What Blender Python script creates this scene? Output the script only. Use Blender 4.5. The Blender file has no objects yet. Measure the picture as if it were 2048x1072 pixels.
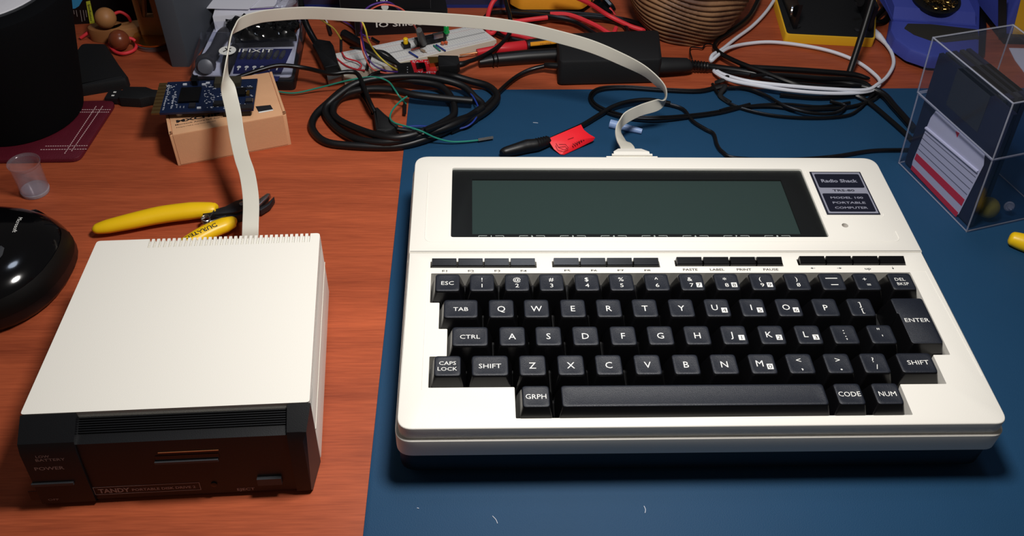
import bpy, bmesh, math, random
from mathutils import Vector, Matrix, noise
random.seed(7)
S = 0.001                      # all lengths below are millimetres
sc = bpy.context.scene
COL = sc.collection

# ---------------------------------------------------------------- camera
CAMC = Vector((-4.829, -341.793, 395.663))
CAMM = Matrix(((0.9990331, 0.00179448, -0.04392775),
               (-0.03254948, 0.7018402, -0.71159038),
               (0.02955332, 0.71233217, 0.70122)))
FPX = 1824.93
cd = bpy.data.cameras.new('camera'); cam = bpy.data.objects.new('camera', cd); COL.objects.link(cam)
cam.matrix_world = Matrix.Translation(CAMC * S) @ CAMM.to_4x4()
cd.sensor_width = 36; cd.lens = FPX / 2048 * 36; cd.clip_start = 0.01
sc.camera = cam

# ---------------------------------------------------------------- world, lights, exposure
wd = bpy.data.worlds.new('world'); sc.world = wd; wd.use_nodes = True
wd.node_tree.nodes['Background'].inputs[0].default_value = (1.0, 0.92, 0.86, 1)
wd.node_tree.nodes['Background'].inputs[1].default_value = 0.05
def area(name, loc, target, size, power, color, shape='DISK'):
    l = bpy.data.lights.new(name, 'AREA'); l.shape = shape; l.size = size * S; l.energy = power; l.color = color
    o = bpy.data.objects.new(name, l); COL.objects.link(o)
    o.location = Vector(loc) * S
    o.rotation_euler = (Vector(target) - Vector(loc)).to_track_quat('-Z', 'Y').to_euler()
    return o
area('bench_lamp', (60, -25, 450), (60, -10, 0), 100, 2.35, (1.0, 0.96, 0.92))
area('ceiling_lamp', (150, 500, 1500), (50, 150, 0), 260, 1.6, (0.72, 0.82, 1.0))
vs = sc.view_settings; vs.view_transform = 'Standard'; vs.look = 'None'; vs.gamma = 1; vs.exposure = 0.0
vs.use_curve_mapping = False

# ---------------------------------------------------------------- measuring
def W(u, v, z=0.0):            # the point at height z seen at photo pixel (u, v)
    d = CAMM @ Vector((u - 1024, 536 - v, -FPX)); t = (z - CAMC.z) / d.z
    p = CAMC + d * t
    return Vector((p.x, p.y, z))
def W2(u, v, z=0.0):
    p = W(u, v, z); return (p.x, p.y)

# ---------------------------------------------------------------- materials
def lin(c):
    return tuple(((x / 255) / 12.92 if x / 255 <= 0.04045 else ((x / 255 + 0.055) / 1.055) ** 2.4) for x in c)
MATS = {}
def mat(name, rgb, rough=0.5, metal=0.0, spec=0.5, trans=0.0, bump=0.0, bscale=400, var=0.0, vscale=60, coat=0.0, emit=0, alpha=1, ior=1.45):
    m = bpy.data.materials.new(name); m.use_nodes = True; nt = m.node_tree; b = nt.nodes['Principled BSDF']
    c = lin(rgb); b.inputs['Base Color'].default_value = (*c, 1)
    b.inputs['Roughness'].default_value = rough; b.inputs['Metallic'].default_value = metal
    b.inputs['Specular IOR Level'].default_value = spec; b.inputs['Transmission Weight'].default_value = trans
    b.inputs['Coat Weight'].default_value = coat; b.inputs['IOR'].default_value = ior
    b.inputs['Alpha'].default_value = alpha
    if emit:
        b.inputs['Emission Color'].default_value = (*c, 1); b.inputs['Emission Strength'].default_value = emit
    if bump or var:
        tc = nt.nodes.new('ShaderNodeTexCoord'); n = nt.nodes.new('ShaderNodeTexNoise')
        nt.links.new(tc.outputs['Object'], n.inputs['Vector']); n.inputs['Detail'].default_value = 4
    if bump:
        n.inputs['Scale'].default_value = bscale
        bp = nt.nodes.new('ShaderNodeBump'); bp.inputs['Strength'].default_value = bump; bp.inputs['Distance'].default_value = 0.0005
        nt.links.new(n.outputs['Fac'], bp.inputs['Height']); nt.links.new(bp.outputs['Normal'], b.inputs['Normal'])
    if var:
        n2 = nt.nodes.new('ShaderNodeTexNoise'); n2.inputs['Scale'].default_value = vscale; n2.inputs['Detail'].default_value = 6
        nt.links.new(tc.outputs['Object'], n2.inputs['Vector'])
        mx = nt.nodes.new('ShaderNodeMix'); mx.data_type = 'RGBA'
        mx.inputs['A'].default_value = (*[x * (1 - var) for x in c], 1); mx.inputs['B'].default_value = (*[min(1, x * (1 + var)) for x in c], 1)
        nt.links.new(n2.outputs['Fac'], mx.inputs['Factor']); nt.links.new(mx.outputs['Result'], b.inputs['Base Color'])
    MATS[name] = m; return m
cream = mat('cream_plastic', (236, 233, 224), 0.42, bump=0.12, bscale=2500)
creamr = mat('cream_cable', (214, 211, 198), 0.45, var=0.05, vscale=25)
blackp = mat('black_plastic', (14, 15, 18), 0.42, bump=0.1, bscale=2500)
keym = mat('key_plastic', (19, 24, 35), 0.46, bump=0.35, bscale=3200, spec=0.6)
keys_ = mat('key_side', (9, 9, 11), 0.25)
blackg = mat('black_gloss', (8, 8, 10), 0.16)
blackm = mat('black_matte', (10, 11, 14), 0.7, bump=0.2, bscale=1500)
rubber = mat('black_rubber', (13, 13, 15), 0.42)
cordm = mat('black_cord', (12, 12, 14), 0.3)
white = mat('white_print', (235, 235, 230), 0.6)
dimw = mat('grey_print', (170, 160, 158), 0.6)
darkp = mat('dark_print', (28, 28, 34), 0.6)
greyp = mat('grey_plastic', (58, 60, 64), 0.45)
silver = mat('silver_print', (150, 152, 168), 0.4, metal=0.2)
navy = mat('navy_print', (22, 24, 38), 0.35)
steel = mat('steel', (175, 175, 178), 0.28, metal=1)
dsteel = mat('dark_steel', (62, 62, 66), 0.42, metal=0.8)
gold = mat('brass', (205, 165, 85), 0.3, metal=1)
copper = mat('copper', (200, 135, 90), 0.35, metal=0.6)
yellow = mat('yellow_grip', (246, 200, 18), 0.36, bump=0.1, bscale=300)
yellow2 = mat('yellow_paint', (232, 178, 36), 0.5)
orange = mat('orange_plastic', (240, 160, 40), 0.5, bump=0.2)
redp = mat('red_plastic', (205, 38, 48), 0.4)
redcord = mat('red_cord', (228, 52, 62), 0.55)
redtag = mat('red_tag', (240, 28, 42), 0.5, bump=0.3, bscale=120)
pcbr = mat('red_board', (200, 30, 42), 0.4)
pcbb = mat('blue_board', (16, 30, 60), 0.4, var=0.3, vscale=300)
cardb = mat('cardboard', (222, 170, 128), 0.8, var=0.05, vscale=120, bump=0.15, bscale=900)
cardd = mat('cardboard_edge', (150, 104, 72), 0.85)
bluep = mat('blue_plastic', (64, 76, 165), 0.5, bump=0.15)
blue2 = mat('blue_case', (28, 48, 120), 0.35)
bbm = mat('breadboard_white', (212, 212, 210), 0.6)
bbside = mat('breadboard_cream', (215, 208, 190), 0.6)
leather = mat('red_leather', (92, 20, 36), 0.5, bump=0.5, bscale=900, var=0.15, vscale=90)
fabric = mat('black_fabric', (9, 10, 13), 0.9, bump=0.3, bscale=1800, spec=0.12)
wood1 = mat('toy_wood', (150, 98, 58), 0.45, var=0.2, vscale=60)
wood2 = mat('pale_wood', (176, 122, 74), 0.5, var=0.2, vscale=60)
grey = mat('grey_card', (70, 74, 82), 0.6)
paper = mat('white_paper', (225, 225, 235), 0.8)
papersh = mat('frosted_white', (215, 215, 222), 0.5, bump=0.4, bscale=200)
sponge = mat('sponge', (40, 38, 32), 0.95, bump=1.0, bscale=900)
brassw = mat('brass_wool', (150, 120, 70), 0.3, metal=1)
whitec = mat('white_cord', (222, 225, 235), 0.45)
purplew = mat('purple_wire', (80, 45, 135), 0.45)
yelloww = mat('yellow_wire', (215, 195, 70), 0.45)
orangew = mat('salmon_wire', (232, 105, 90), 0.45)
greenw = mat('green_wire', (35, 130, 110), 0.45)
bluew = mat('blue_wire', (30, 55, 140), 0.45)
redw = mat('red_wire', (205, 50, 60), 0.45)
greenled = mat('green_plastic', (20, 150, 70), 0.25)
stitch = mat('stitching', (225, 195, 195), 0.8)
tubeblue = mat('pale_blue_plastic', (150, 178, 225), 0.35, alpha=0.8)
lcdm = mat('lcd_glass', (54, 68, 66), 0.22, spec=0.6)
floppy = mat('disk_plastic', (22, 26, 48), 0.4)
floppyg = mat('disk_plastic_grey', (40, 42, 46), 0.4)
lbl = mat('label_paper', (205, 205, 222), 0.6)
lblred = mat('label_red', (215, 35, 60), 0.6)
logoblue = mat('logo_blue', (55, 150, 205), 0.5)
lime = mat('lime_sticker', (200, 205, 60), 0.5)
pompom = mat('yellow_fluff', (140, 128, 40), 0.95)
kitblue = mat('kit_blue', (26, 34, 92), 0.5)
clothgrey = mat('handle_grey', (60, 60, 66), 0.4)
beadred = mat('bead_brown', (125, 62, 38), 0.3)

def clearmat(name, rgb, rough, fres, dens):
    m = bpy.data.materials.new(name); m.use_nodes = True; nt = m.node_tree; nt.nodes.clear()
    o = nt.nodes.new('ShaderNodeOutputMaterial'); t = nt.nodes.new('ShaderNodeBsdfTransparent'); g = nt.nodes.new('ShaderNodeBsdfGlossy')
    d = nt.nodes.new('ShaderNodeBsdfDiffuse'); lw = nt.nodes.new('ShaderNodeLayerWeight'); pw = nt.nodes.new('ShaderNodeMath'); pw.operation = 'POWER'; pw.inputs[1].default_value = 4; f = nt.nodes.new('ShaderNodeMath'); f.operation = 'MULTIPLY_ADD'; f.inputs[1].default_value = .8; f.inputs[2].default_value = (fres - 1) * .09
    nt.links.new(lw.outputs['Facing'], pw.inputs[0]); nt.links.new(pw.outputs[0], f.inputs[0])
    m1 = nt.nodes.new('ShaderNodeMixShader'); m2 = nt.nodes.new('ShaderNodeMixShader')
    t.inputs[0].default_value = (*rgb, 1); g.inputs['Roughness'].default_value = rough; g.inputs[0].default_value = (1, 1, 1, 1)
    d.inputs[0].default_value = (0.7, 0.72, 0.8, 1); m1.inputs[0].default_value = dens
    nt.links.new(t.outputs[0], m1.inputs[1]); nt.links.new(d.outputs[0], m1.inputs[2])
    nt.links.new(f.outputs[0], m2.inputs[0]); nt.links.new(m1.outputs[0], m2.inputs[1]); nt.links.new(g.outputs[0], m2.inputs[2])
    nt.links.new(m2.outputs[0], o.inputs[0]); return m
clear = clearmat('clear_plastic', (0.93, 0.94, 0.98), 0.08, 1.22, 0.008)
clearedge = clearmat('clear_plastic_edge', (0.8, 0.82, 0.9), 0.15, 1.5, 0.32)
cupm = clearmat('cup_plastic', (0.93, 0.9, 0.92), 0.12, 1.45, 0.08)
lensm = clearmat('screen_window', (0.92, 0.95, 0.95), 0.05, 1.45, 0.0)

def woodmat():
    m = bpy.data.materials.new('desk_wood'); m.use_nodes = True; nt = m.node_tree; b = nt.nodes['Principled BSDF']
    tc = nt.nodes.new('ShaderNodeTexCoord'); mp = nt.nodes.new('ShaderNodeMapping'); mp.inputs['Scale'].default_value = (2.2, 30, 1)
    mp.inputs['Rotation'].default_value = (0, 0, math.radians(3))
    n = nt.nodes.new('ShaderNodeTexNoise'); n.inputs['Scale'].default_value = 1.6; n.inputs['Detail'].default_value = 7; n.inputs['Distortion'].default_value = 0.5
    n2 = nt.nodes.new('ShaderNodeTexNoise'); n2.inputs['Scale'].default_value = 9; n2.inputs['Detail'].default_value = 6
    mp2 = nt.nodes.new('ShaderNodeMapping'); mp2.inputs['Scale'].default_value = (6, 110, 1)
    r = nt.nodes.new('ShaderNodeValToRGB')
    r.color_ramp.elements[0].position = 0.3; r.color_ramp.elements[0].color = (*lin((132, 60, 38)), 1)
    r.color_ramp.elements[1].position = 0.7; r.color_ramp.elements[1].color = (*lin((188, 93, 58)), 1)
    mx = nt.nodes.new('ShaderNodeMath'); mx.operation = 'MULTIPLY_ADD'; mx.inputs[1].default_value = 0.45
    a2 = nt.nodes.new('ShaderNodeMath'); a2.operation = 'MULTIPLY'; a2.inputs[1].default_value = 0.6
    nt.links.new(tc.outputs['Object'], mp.inputs[0]); nt.links.new(tc.outputs['Object'], mp2.inputs[0])
    nt.links.new(mp.outputs[0], n.inputs['Vector']); nt.links.new(mp2.outputs[0], n2.inputs['Vector'])
    nt.links.new(n.outputs['Fac'], a2.inputs[0]); nt.links.new(n2.outputs['Fac'], mx.inputs[0]); nt.links.new(a2.outputs[0], mx.inputs[2])
    nt.links.new(mx.outputs[0], r.inputs[0]); nt.links.new(r.outputs[0], b.inputs['Base Color'])
    b.inputs['Roughness'].default_value = 0.42; b.inputs['Specular IOR Level'].default_value = 0.2
    bp = nt.nodes.new('ShaderNodeBump'); bp.inputs['Strength'].default_value = 0.12; bp.inputs['Distance'].default_value = 0.0004
    nt.links.new(n2.outputs['Fac'], bp.inputs['Height']); nt.links.new(bp.outputs['Normal'], b.inputs['Normal'])
    return m
deskm = woodmat()
matm = mat('blue_rubber_mat', (28, 67, 100), 0.6, bump=0.25, bscale=1500, var=0.06, vscale=30, spec=0.22)

def vasemat():
    m = bpy.data.materials.new('carved_wood'); m.use_nodes = True; nt = m.node_tree; b = nt.nodes['Principled BSDF']
    tc = nt.nodes.new('ShaderNodeTexCoord'); n = nt.nodes.new('ShaderNodeTexNoise'); n.inputs['Scale'].default_value = 45; n.inputs['Detail'].default_value = 5
    r = nt.nodes.new('ShaderNodeValToRGB'); r.color_ramp.elements[0].color = (*lin((92, 58, 40)), 1); r.color_ramp.elements[1].color = (*lin((152, 112, 78)), 1)
    r.color_ramp.elements[0].position = .35; r.color_ramp.elements[1].position = .65
    nt.links.new(tc.outputs['Object'], n.inputs['Vector']); nt.links.new(n.outputs['Fac'], r.inputs[0]); nt.links.new(r.outputs[0], b.inputs['Base Color'])
    b.inputs['Roughness'].default_value = 0.6; return m
vasem = vasemat()

# ---------------------------------------------------------------- geometry helpers
def tag(o, label=None, cat=None, group=None, kind=None):
    if label: o['label'] = label
    if cat: o['category'] = cat
    if group: o['group'] = group
    if kind: o['kind'] = kind
    return o
def thing(name, loc, label, cat, group=None):
    o = bpy.data.objects.new(name, None); COL.objects.link(o); o.empty_display_size = 0.02
    o.location = Vector(loc) * S; return tag(o, label, cat, group)
def adopt(o, parent, loc=(0, 0, 0)):
    o.location = Vector(loc) * S
    if parent is not None:
        o.parent = parent
        if parent.type == 'EMPTY': o.matrix_parent_inverse = Matrix.Translation(-parent.location)
def smooth(me, ang=40):
    for p in me.polygons: p.use_smooth = True
    me.set_sharp_from_angle(angle=math.radians(ang))

def rpoly(pts, r, n=4):
    out = []; N = len(pts)
    rs = r if isinstance(r, (list, tuple)) else [r] * N
    for i in range(N):
        p = Vector(pts[i]).to_2d(); a = Vector(pts[i - 1]).to_2d(); b = Vector(pts[(i + 1) % N]).to_2d(); rr = rs[i]
        da = (a - p); db = (b - p); la, lb = da.length, db.length
        if rr <= 0 or la < 1e-6 or lb < 1e-6: out.append((p.x, p.y)); continue
        da /= la; db /= lb
        ang = da.angle(db); t = min(rr / max(math.tan(ang / 2), 1e-3), la * .48, lb * .48)
        s = p + da * t; e = p + db * t
        for k in range(n + 1):
            f = k / n; q = s * (1 - f) ** 2 + p * 2 * f * (1 - f) + e * f * f
            out.append((q.x, q.y))
    return out
def ccw(pts):
    a = sum(pts[i - 1][0] * pts[i][1] - pts[i][0] * pts[i - 1][1] for i in range(len(pts)))
    return list(pts) if a > 0 else list(pts)[::-1]
def offset(pts, d):           # inward for ccw when d > 0
    out = []; N = len(pts)
    for i in range(N):
        p = Vector(pts[i]); a = p - Vector(pts[i - 1]); b = Vector(pts[(i + 1) % N]) - p
        if a.length < 1e-6: a = b
        if b.length < 1e-6: b = a
        na = Vector((-a.y, a.x)).normalized(); nb = Vector((-b.y, b.x)).normalized()
        m = na + nb
        if m.length < 1e-4: m = na
        m = m / max(m.dot(m) / 2, 0.3)
        q = p + m * d; out.append((q.x, q.y))
    return out
def rect(cx, cy, sx, sy, rz=0):
    c, s = math.cos(rz), math.sin(rz)
    return [(cx + x * c - y * s, cy + x * s + y * c) for x, y in ((-sx / 2, -sy / 2), (sx / 2, -sy / 2), (sx / 2, sy / 2), (-sx / 2, sy / 2))]

class G:
    def __init__(self): self.v = []; self.f = []; self.mi = []
    def add(self, vs_, fs, mi=0):
        o = len(self.v); self.v += [tuple(x) for x in vs_]; self.f += [tuple(i + o for i in f) for f in fs]; self.mi += [mi] * len(fs); return self
    def loops(self, loops, cap0=True, cap1=True, mi=0, close=False):
        n = len(loops[0]); vv = [p for l in loops for p in l]; ff = []
        L = len(loops)
        for k in range(L - 1 if not close else L):
            a = k * n; b = ((k + 1) % L) * n
            for i in range(n): j = (i + 1) % n; ff.append((a + i, a + j, b + j, b + i))
        if cap0 and not close: ff.append(tuple(range(n))[::-1])
        if cap1 and not close: ff.append(tuple((L - 1) * n + i for i in range(n)))
        return self.add(vv, ff, mi)
    def prism(self, poly, z0, z1, bev=0.0, mi=0, botbev=0.0, taper=0.0):
        poly = ccw(poly); L = []
        def at(d, z): return [(x, y, z) for x, y in (offset(poly, d) if abs(d) > 1e-9 else poly)]
        if botbev: L += [at(botbev, z0), at(0, z0 + botbev)]
        else: L.append(at(0, z0))
        if bev:
            L += [at(taper, z1 - bev), at(taper + bev * .3, z1 - bev * .3), at(taper + bev, z1)]
        else: L.append(at(taper, z1))
        return self.loops(L, mi=mi)
    def box(self, c, s, rz=0, bev=0.0, mi=0, z0=None):      # c = centre (z = bottom when z0 is None)
        z = c[2]; return self.prism(rpoly(rect(c[0], c[1], s[0], s[1], rz), bev, 2) if bev else rect(c[0], c[1], s[0], s[1], rz), z, z + s[2], bev, mi)
    def obox(self, O, X, Y, Z, mi=0):                        # corner O and three edge vectors
        O, X, Y, Z = map(Vector, (O, X, Y, Z))
        vv = [O + X * i + Y * j + Z * k for k in (0, 1) for j in (0, 1) for i in (0, 1)]
        ff = [(0, 2, 3, 1), (4, 5, 7, 6), (0, 1, 5, 4), (2, 6, 7, 3), (0, 4, 6, 2), (1, 3, 7, 5)]
        if X.cross(Y).dot(Z) < 0: ff = [f[::-1] for f in ff]
        return self.add(vv, ff, mi)
    def tube(self, pts, r, seg=10, mi=0, flat=1.0, sub=6, raw=False):
        P = [Vector(p) for p in pts]
        if not raw: P, rr = cat(P, sub, r if isinstance(r, (list, tuple)) else None)
        else: rr = r if isinstance(r, (list, tuple)) else None
        if rr is None: rr = [r] * len(P)
        L = []; up = Vector((0, 0, 1)); prev = None
        for i, p in enumerate(P):
            t = (P[min(i + 1, len(P) - 1)] - P[max(i - 1, 0)])
            if t.length < 1e-9: t = Vector((1, 0, 0))
            t.normalize()
            if prev is None:
                a = t.cross(up)
                if a.length < 0.1: a = t.cross(Vector((0, 1, 0)))
            else: a = prev - t * prev.dot(t)
            a.normalize(); b = t.cross(a); prev = a
            L.append([p + (a * math.cos(k * 2 * math.pi / seg) + b * math.sin(k * 2 * math.pi / seg) * flat) * rr[i] for k in range(seg)])
        return self.loops(L, mi=mi)
    def lathe(self, prof, c, axis=None, seg=32, mi=0, caps=True):   # prof = (r, h) list
        c = Vector(c); Q = Vector(axis).to_track_quat('Z', 'Y').to_matrix() if axis is not None else Matrix.Identity(3)
        L = [[c + Q @ Vector((r * math.cos(k * 2 * math.pi / seg), r * math.sin(k * 2 * math.pi / seg), h)) for k in range(seg)] for r, h in prof]
        return self.loops(L, cap0=caps, cap1=caps, mi=mi)
    def ball(self, c, r, seg=20, mi=0, sc3=(1, 1, 1)):
        c = Vector(c); L = []
        for j in range(1, 12):
            a = -math.pi / 2 + math.pi * j / 12
            L.append([c + Vector((math.cos(a) * math.cos(k * 2 * math.pi / seg) * sc3[0], math.cos(a) * math.sin(k * 2 * math.pi / seg) * sc3[1], math.sin(a) * sc3[2])) * r for k in range(seg)])
        return self.loops(L, mi=mi)
    def build(self, name, mats, parent=None, label=None, cat_=None, group=None, kind=None, ang=40, loc=None, recalc=True):
        me = bpy.data.meshes.new(name)
        top = parent is None and loc is None
        org = Vector((0, 0, 0))
        if top and self.v:
            xs = [v[0] for v in self.v]; ys = [v[1] for v in self.v]; zs = [v[2] for v in self.v]
            org = Vector(((min(xs) + max(xs)) / 2, (min(ys) + max(ys)) / 2, min(zs)))
        me.from_pydata([(Vector(v) - org) * S for v in self.v], [], self.f)
        for m in (mats if isinstance(mats, (list, tuple)) else [mats]): me.materials.append(m)
        me.polygons.foreach_set('material_index', self.mi)
        if recalc:
            bm = bmesh.new(); bm.from_mesh(me); bmesh.ops.recalc_face_normals(bm, faces=bm.faces); bm.to_mesh(me); bm.free()
        me.validate(); smooth(me, ang)
        o = bpy.data.objects.new(name, me); COL.objects.link(o)
        adopt(o, parent, loc if loc is not None else org)
        if parent is None and cat_ is None and kind != 'structure': print('NO CATEGORY', name)
        return tag(o, label, cat_, group, kind)
def cat(P, sub=6, R_=None):
    if len(P) < 3: return P, R_
    out = []; rr = []
    for i in range(len(P) - 1):
        p0 = P[max(i - 1, 0)]; p1 = P[i]; p2 = P[i + 1]; p3 = P[min(i + 2, len(P) - 1)]
        for k in range(sub):
            t = k / sub
            out.append(0.5 * ((2 * p1) + (-p0 + p2) * t + (2 * p0 - 5 * p1 + 4 * p2 - p3) * t * t + (-p0 + 3 * p1 - 3 * p2 + p3) * t ** 3))
            if R_: rr.append(R_[i] * (1 - t) + R_[i + 1] * t)
    out.append(P[-1])
    if R_: rr.append(R_[-1])
    return out, (rr if R_ else None)
def WP(pts): return [W(*p) for p in pts]

def plate(name, outer, holes, z0, z1, mats, parent, bev=0.6):
    outer = ccw(outer); bm = bmesh.new()
    def ring(poly, z): 
        vv = [bm.verts.new((x * S, y * S, z * S)) for x, y in poly]; return vv
    def edges(vv): return [bm.edges.new((vv[i - 1], vv[i])) for i in range(len(vv))]
    def wall(a, b):
        for i in range(len(a)): bm.faces.new((a[i - 1], a[i], b[i], b[i - 1]))
    tops = []; bots = []
    r0 = ring(outer, z0); r1 = ring(outer, z1 - bev); r2 = ring(offset(outer, bev * .3), z1 - bev * .3); r3 = ring(offset(outer, bev), z1)
    wall(r0, r1); wall(r1, r2); wall(r2, r3)
    et = [e for e in bm.edges if e.verts[0] in set(r3) and e.verts[1] in set(r3)]
    eb = [e for e in bm.edges if e.verts[0] in set(r0) and e.verts[1] in set(r0)]
    for h in holes:
        a = ring(h, z0); b = ring(h, z1); wall(a, b)
        et += [e for e in bm.edges if e.verts[0] in set(b) and e.verts[1] in set(b)]
        eb += [e for e in bm.edges if e.verts[0] in set(a) and e.verts[1] in set(a)]
    bmesh.ops.triangle_fill(bm, edges=et, use_beauty=True, normal=(0, 0, 1)); bmesh.ops.triangle_fill(bm, edges=eb, use_beauty=True, normal=(0, 0, -1))
    bmesh.ops.recalc_face_normals(bm, faces=bm.faces)
    me = bpy.data.meshes.new(name); bm.to_mesh(me); bm.free()
    for m in mats: me.materials.append(m)
    smooth(me, 50); o = bpy.data.objects.new(name, me); COL.objects.link(o); adopt(o, parent); return o

# lettering: returns G-compatible verts / faces of a flat string, centred, height = size (cap height)
TC = {}
def glyphs(s, bold=0.0):
    k = (s, bold)
    if k in TC: return TC[k]
    c = bpy.data.curves.new('t', 'FONT'); c.body = s; c.size = 1; c.offset = bold; c.resolution_u = 2; c.align_x = 'CENTER'
    o = bpy.data.objects.new('t', c); COL.objects.link(o); bpy.context.view_layer.update()
    me = bpy.data.meshes.new_from_object(o.evaluated_get(bpy.context.evaluated_depsgraph_get()))
    vv = [v.co.copy() for v in me.vertices]; ff = [tuple(p.vertices) for p in me.polygons]
    bpy.data.objects.remove(o); bpy.data.curves.remove(c); bpy.data.meshes.remove(me)
    if vv:
        mx = (min(v.x for v in vv) + max(v.x for v in vv)) / 2
        vv = [Vector((v.x - mx, v.y, 0)) for v in vv]
    TC[k] = (vv, ff); return TC[k]
def letter(g, s, O, size, X=(1, 0, 0), Y=(0, 1, 0), mi=0, bold=0.0, width=None, sx=1.0, fn=None, align='C'):
    # size: cap height; width: total width if given
    vv, ff = glyphs(s, bold)
    if not vv: return
    w = max(v.x for v in vv) - min(v.x for v in vv); k = size / 0.72
    kx = (width / w) if width else k * sx
    O = Vector(O); X = Vector(X).normalized(); Y = Vector(Y).normalized()
    sh = 0 if align == 'C' else w / 2
    out = []
    for v in vv:
        p = O + X * (v.x + sh) * kx + Y * ((v.y - 0.36) * k)
        if fn: p = fn(p)
        out.append(p)
    g.add(out, ff, mi)

from mathutils.bvhtree import BVHTree
def drape(o, lift=.12):
    t = BVHTree.FromPolygons([v.co / S for v in o.data.vertices], [tuple(p.vertices) for p in o.data.polygons])
    def fn(p):
        h = t.ray_cast(Vector((p.x, p.y, 300)), Vector((0, 0, -1)))
        return Vector((p.x, p.y, (h[0].z if h[0] else p.z) + lift))
    return fn
# ================================================================ the desk and the mat
g = G(); g.prism(rect(60, 300, 1700, 950), -30, 0, 1.5); 
desk = g.build('desk', deskm, None, 'reddish brown wooden desk top with fine horizontal grain under everything', 'desk')
ml = [W2(820, 181), (-57.5, -200), (760, -200), (760, 268)]
g = G(); g.prism(rpoly(ml, 3, 3), 0.02, 0.7, 0.25)
mato = g.build('desk_mat', matm, None, 'large dark blue rubber work mat lying on the right of the desk', 'mat')
Z0 = 0.7
# ================================================================ portable computer
K = thing('portable_computer', (105, 15, Z0), 'cream and black portable computer with full black keyboard and wide dark screen', 'computer')
XL, XR, YF, YB, YS = -40.2, 253.9, -89.2, 118.5, 30.6
g = G(); g.prism(rpoly([(XL - .6, YF + .5), (XR + .6, YF + .5), (XR + .6, YB), (XL - .6, YB)], 9, 6), 3.2, 21.4, 0.4, botbev=2.5, taper=-0.3)
g.build('base_case', blackp, K, label='black lower shell')
for x, y in ((XL + 20, YF + 18), (XR - 20, YF + 18), (XL + 20, YB - 18), (XR - 20, YB - 18)):
    g = G(); g.lathe([(6, Z0), (6.5, 1.2), (6.5, 3.4)], (x, y, 0), seg=20); g.build('foot', rubber, K)
# key deck with stepped key opening
hole = [(861, 548), (1823, 543.5), (1843, 597), (1900, 709.5), (1867, 710), (1893, 769), (1798, 770), (1829, 831),
        (1032.6, 835.6), (1028, 773.6), (857, 773.6), (858, 713), (894, 713), (894, 658), (878.5, 658), (877.5, 605.5), (861, 605.5)]
hw = [W2(u, v, 41) for u, v in hole]
# square the opening up on the key grid
ys = {}
def avg(idx): a = sum(hw[i][1] for i in idx) / len(idx); [ys.__setitem__(i, a) for i in idx]
for idx in ((0, 1), (5, 6, 9, 10), (7, 8), (3, 4), (11, 12), (13, 14), (15, 16)): avg(idx)
hw = [(h[0], ys.get(i, h[1])) for i, h in enumerate(hw)]
xr = (hw[1][0] + hw[2][0]) / 2; hw[2] = (hw[2][0], hw[2][1])
for grp in ((1, 2, 3), (4, 5), (6, 7), (8, 9), (10, 11), (12, 13), (14, 15), (16, 0)):
    a = sum(hw[i][0] for i in grp) / len(grp)
    for i in grp: hw[i] = (a, hw[i][1])
slots = []
FK = []
fpx = [(862, 1072, ['F1', 'F2', 'F3', 'F4'], 519, 535), (1106, 1319, ['F5', 'F6', 'F7', 'F8'], 517, 534),
       (1352, 1566, ['PASTE', 'LABEL', 'PRINT', 'PAUSE'], 515, 532), (1598, 1811, ['left', 'right', 'up', 'down'], 514, 530)]
for a, b, names, v0, v1 in fpx:
    p = W(a, v1, 41); q = W(b, v1, 41)
    slots.append([(p.x - .4, p.y - .3), (q.x + .4, q.y - .3), (q.x + .4, q.y + 4.6), (p.x - .4, p.y + 4.6)])
    FK.append((p, q, names))
dk = rpoly([(XL, YF), (XR, YF), (XR, YS), (XL, YS)], [7.5, 6.5, 0.3, 0.3], 8)
plate('rim_case', rpoly([(XL - 1.5, YF - 1.6), (XR + 1.6, YF - 1.6), (XR + 1.6, YB + 1.2), (XL - 1.5, YB + 1.2)], [8.5, 7.5, 10, 10], 8), [rpoly(ccw(hw), .5, 2)], 21.5, 33.0, [cream], K, 0.35)
plate('key_deck', dk, [rpoly(ccw(hw), .5, 2)] + slots, 33.0, 41, [cream], K, 0.6)
# lid (screen half)
lq = [W2(903, 341, 41), W2(1596, 333, 41), W2(1658, 471, 41), W2(903, 478, 41)]
lx0, lx1 = (lq[0][0] + lq[3][0]) / 2, (lq[1][0] + lq[2][0]) / 2 + .5; ly0, ly1 = (lq[2][1] + lq[3][1]) / 2, (lq[0][1] + lq[1][1]) / 2
camhole = W(1690, 451, 41); hx, hy = camhole.x, camhole.y
circ = [(hx + 1.9 * math.cos(a * math.pi / 8), hy + 1.9 * math.sin(a * math.pi / 8)) for a in range(16)]
lidp = rpoly([(XL, YS + .45), (XR + .4, YS + .45), (XR + .4, YB), (XL, YB)], [0.3, .3, 9, 9], 8)
plate('screen_lid', lidp, [rpoly([(lx0, ly0), (lx1, ly0), (lx1, ly1), (lx0, ly1)], 1.5, 3), circ], 33.0, 41.1, [cream], K, 0.6)
g = G(); g.lathe([(1.8, 37.2), (1.5, 38.2), (0.4, 38.9)], (hx, hy, 0), seg=12); g.build('power_lamp', mat('dark_lamp', (70, 18, 18), .2), K)
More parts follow.
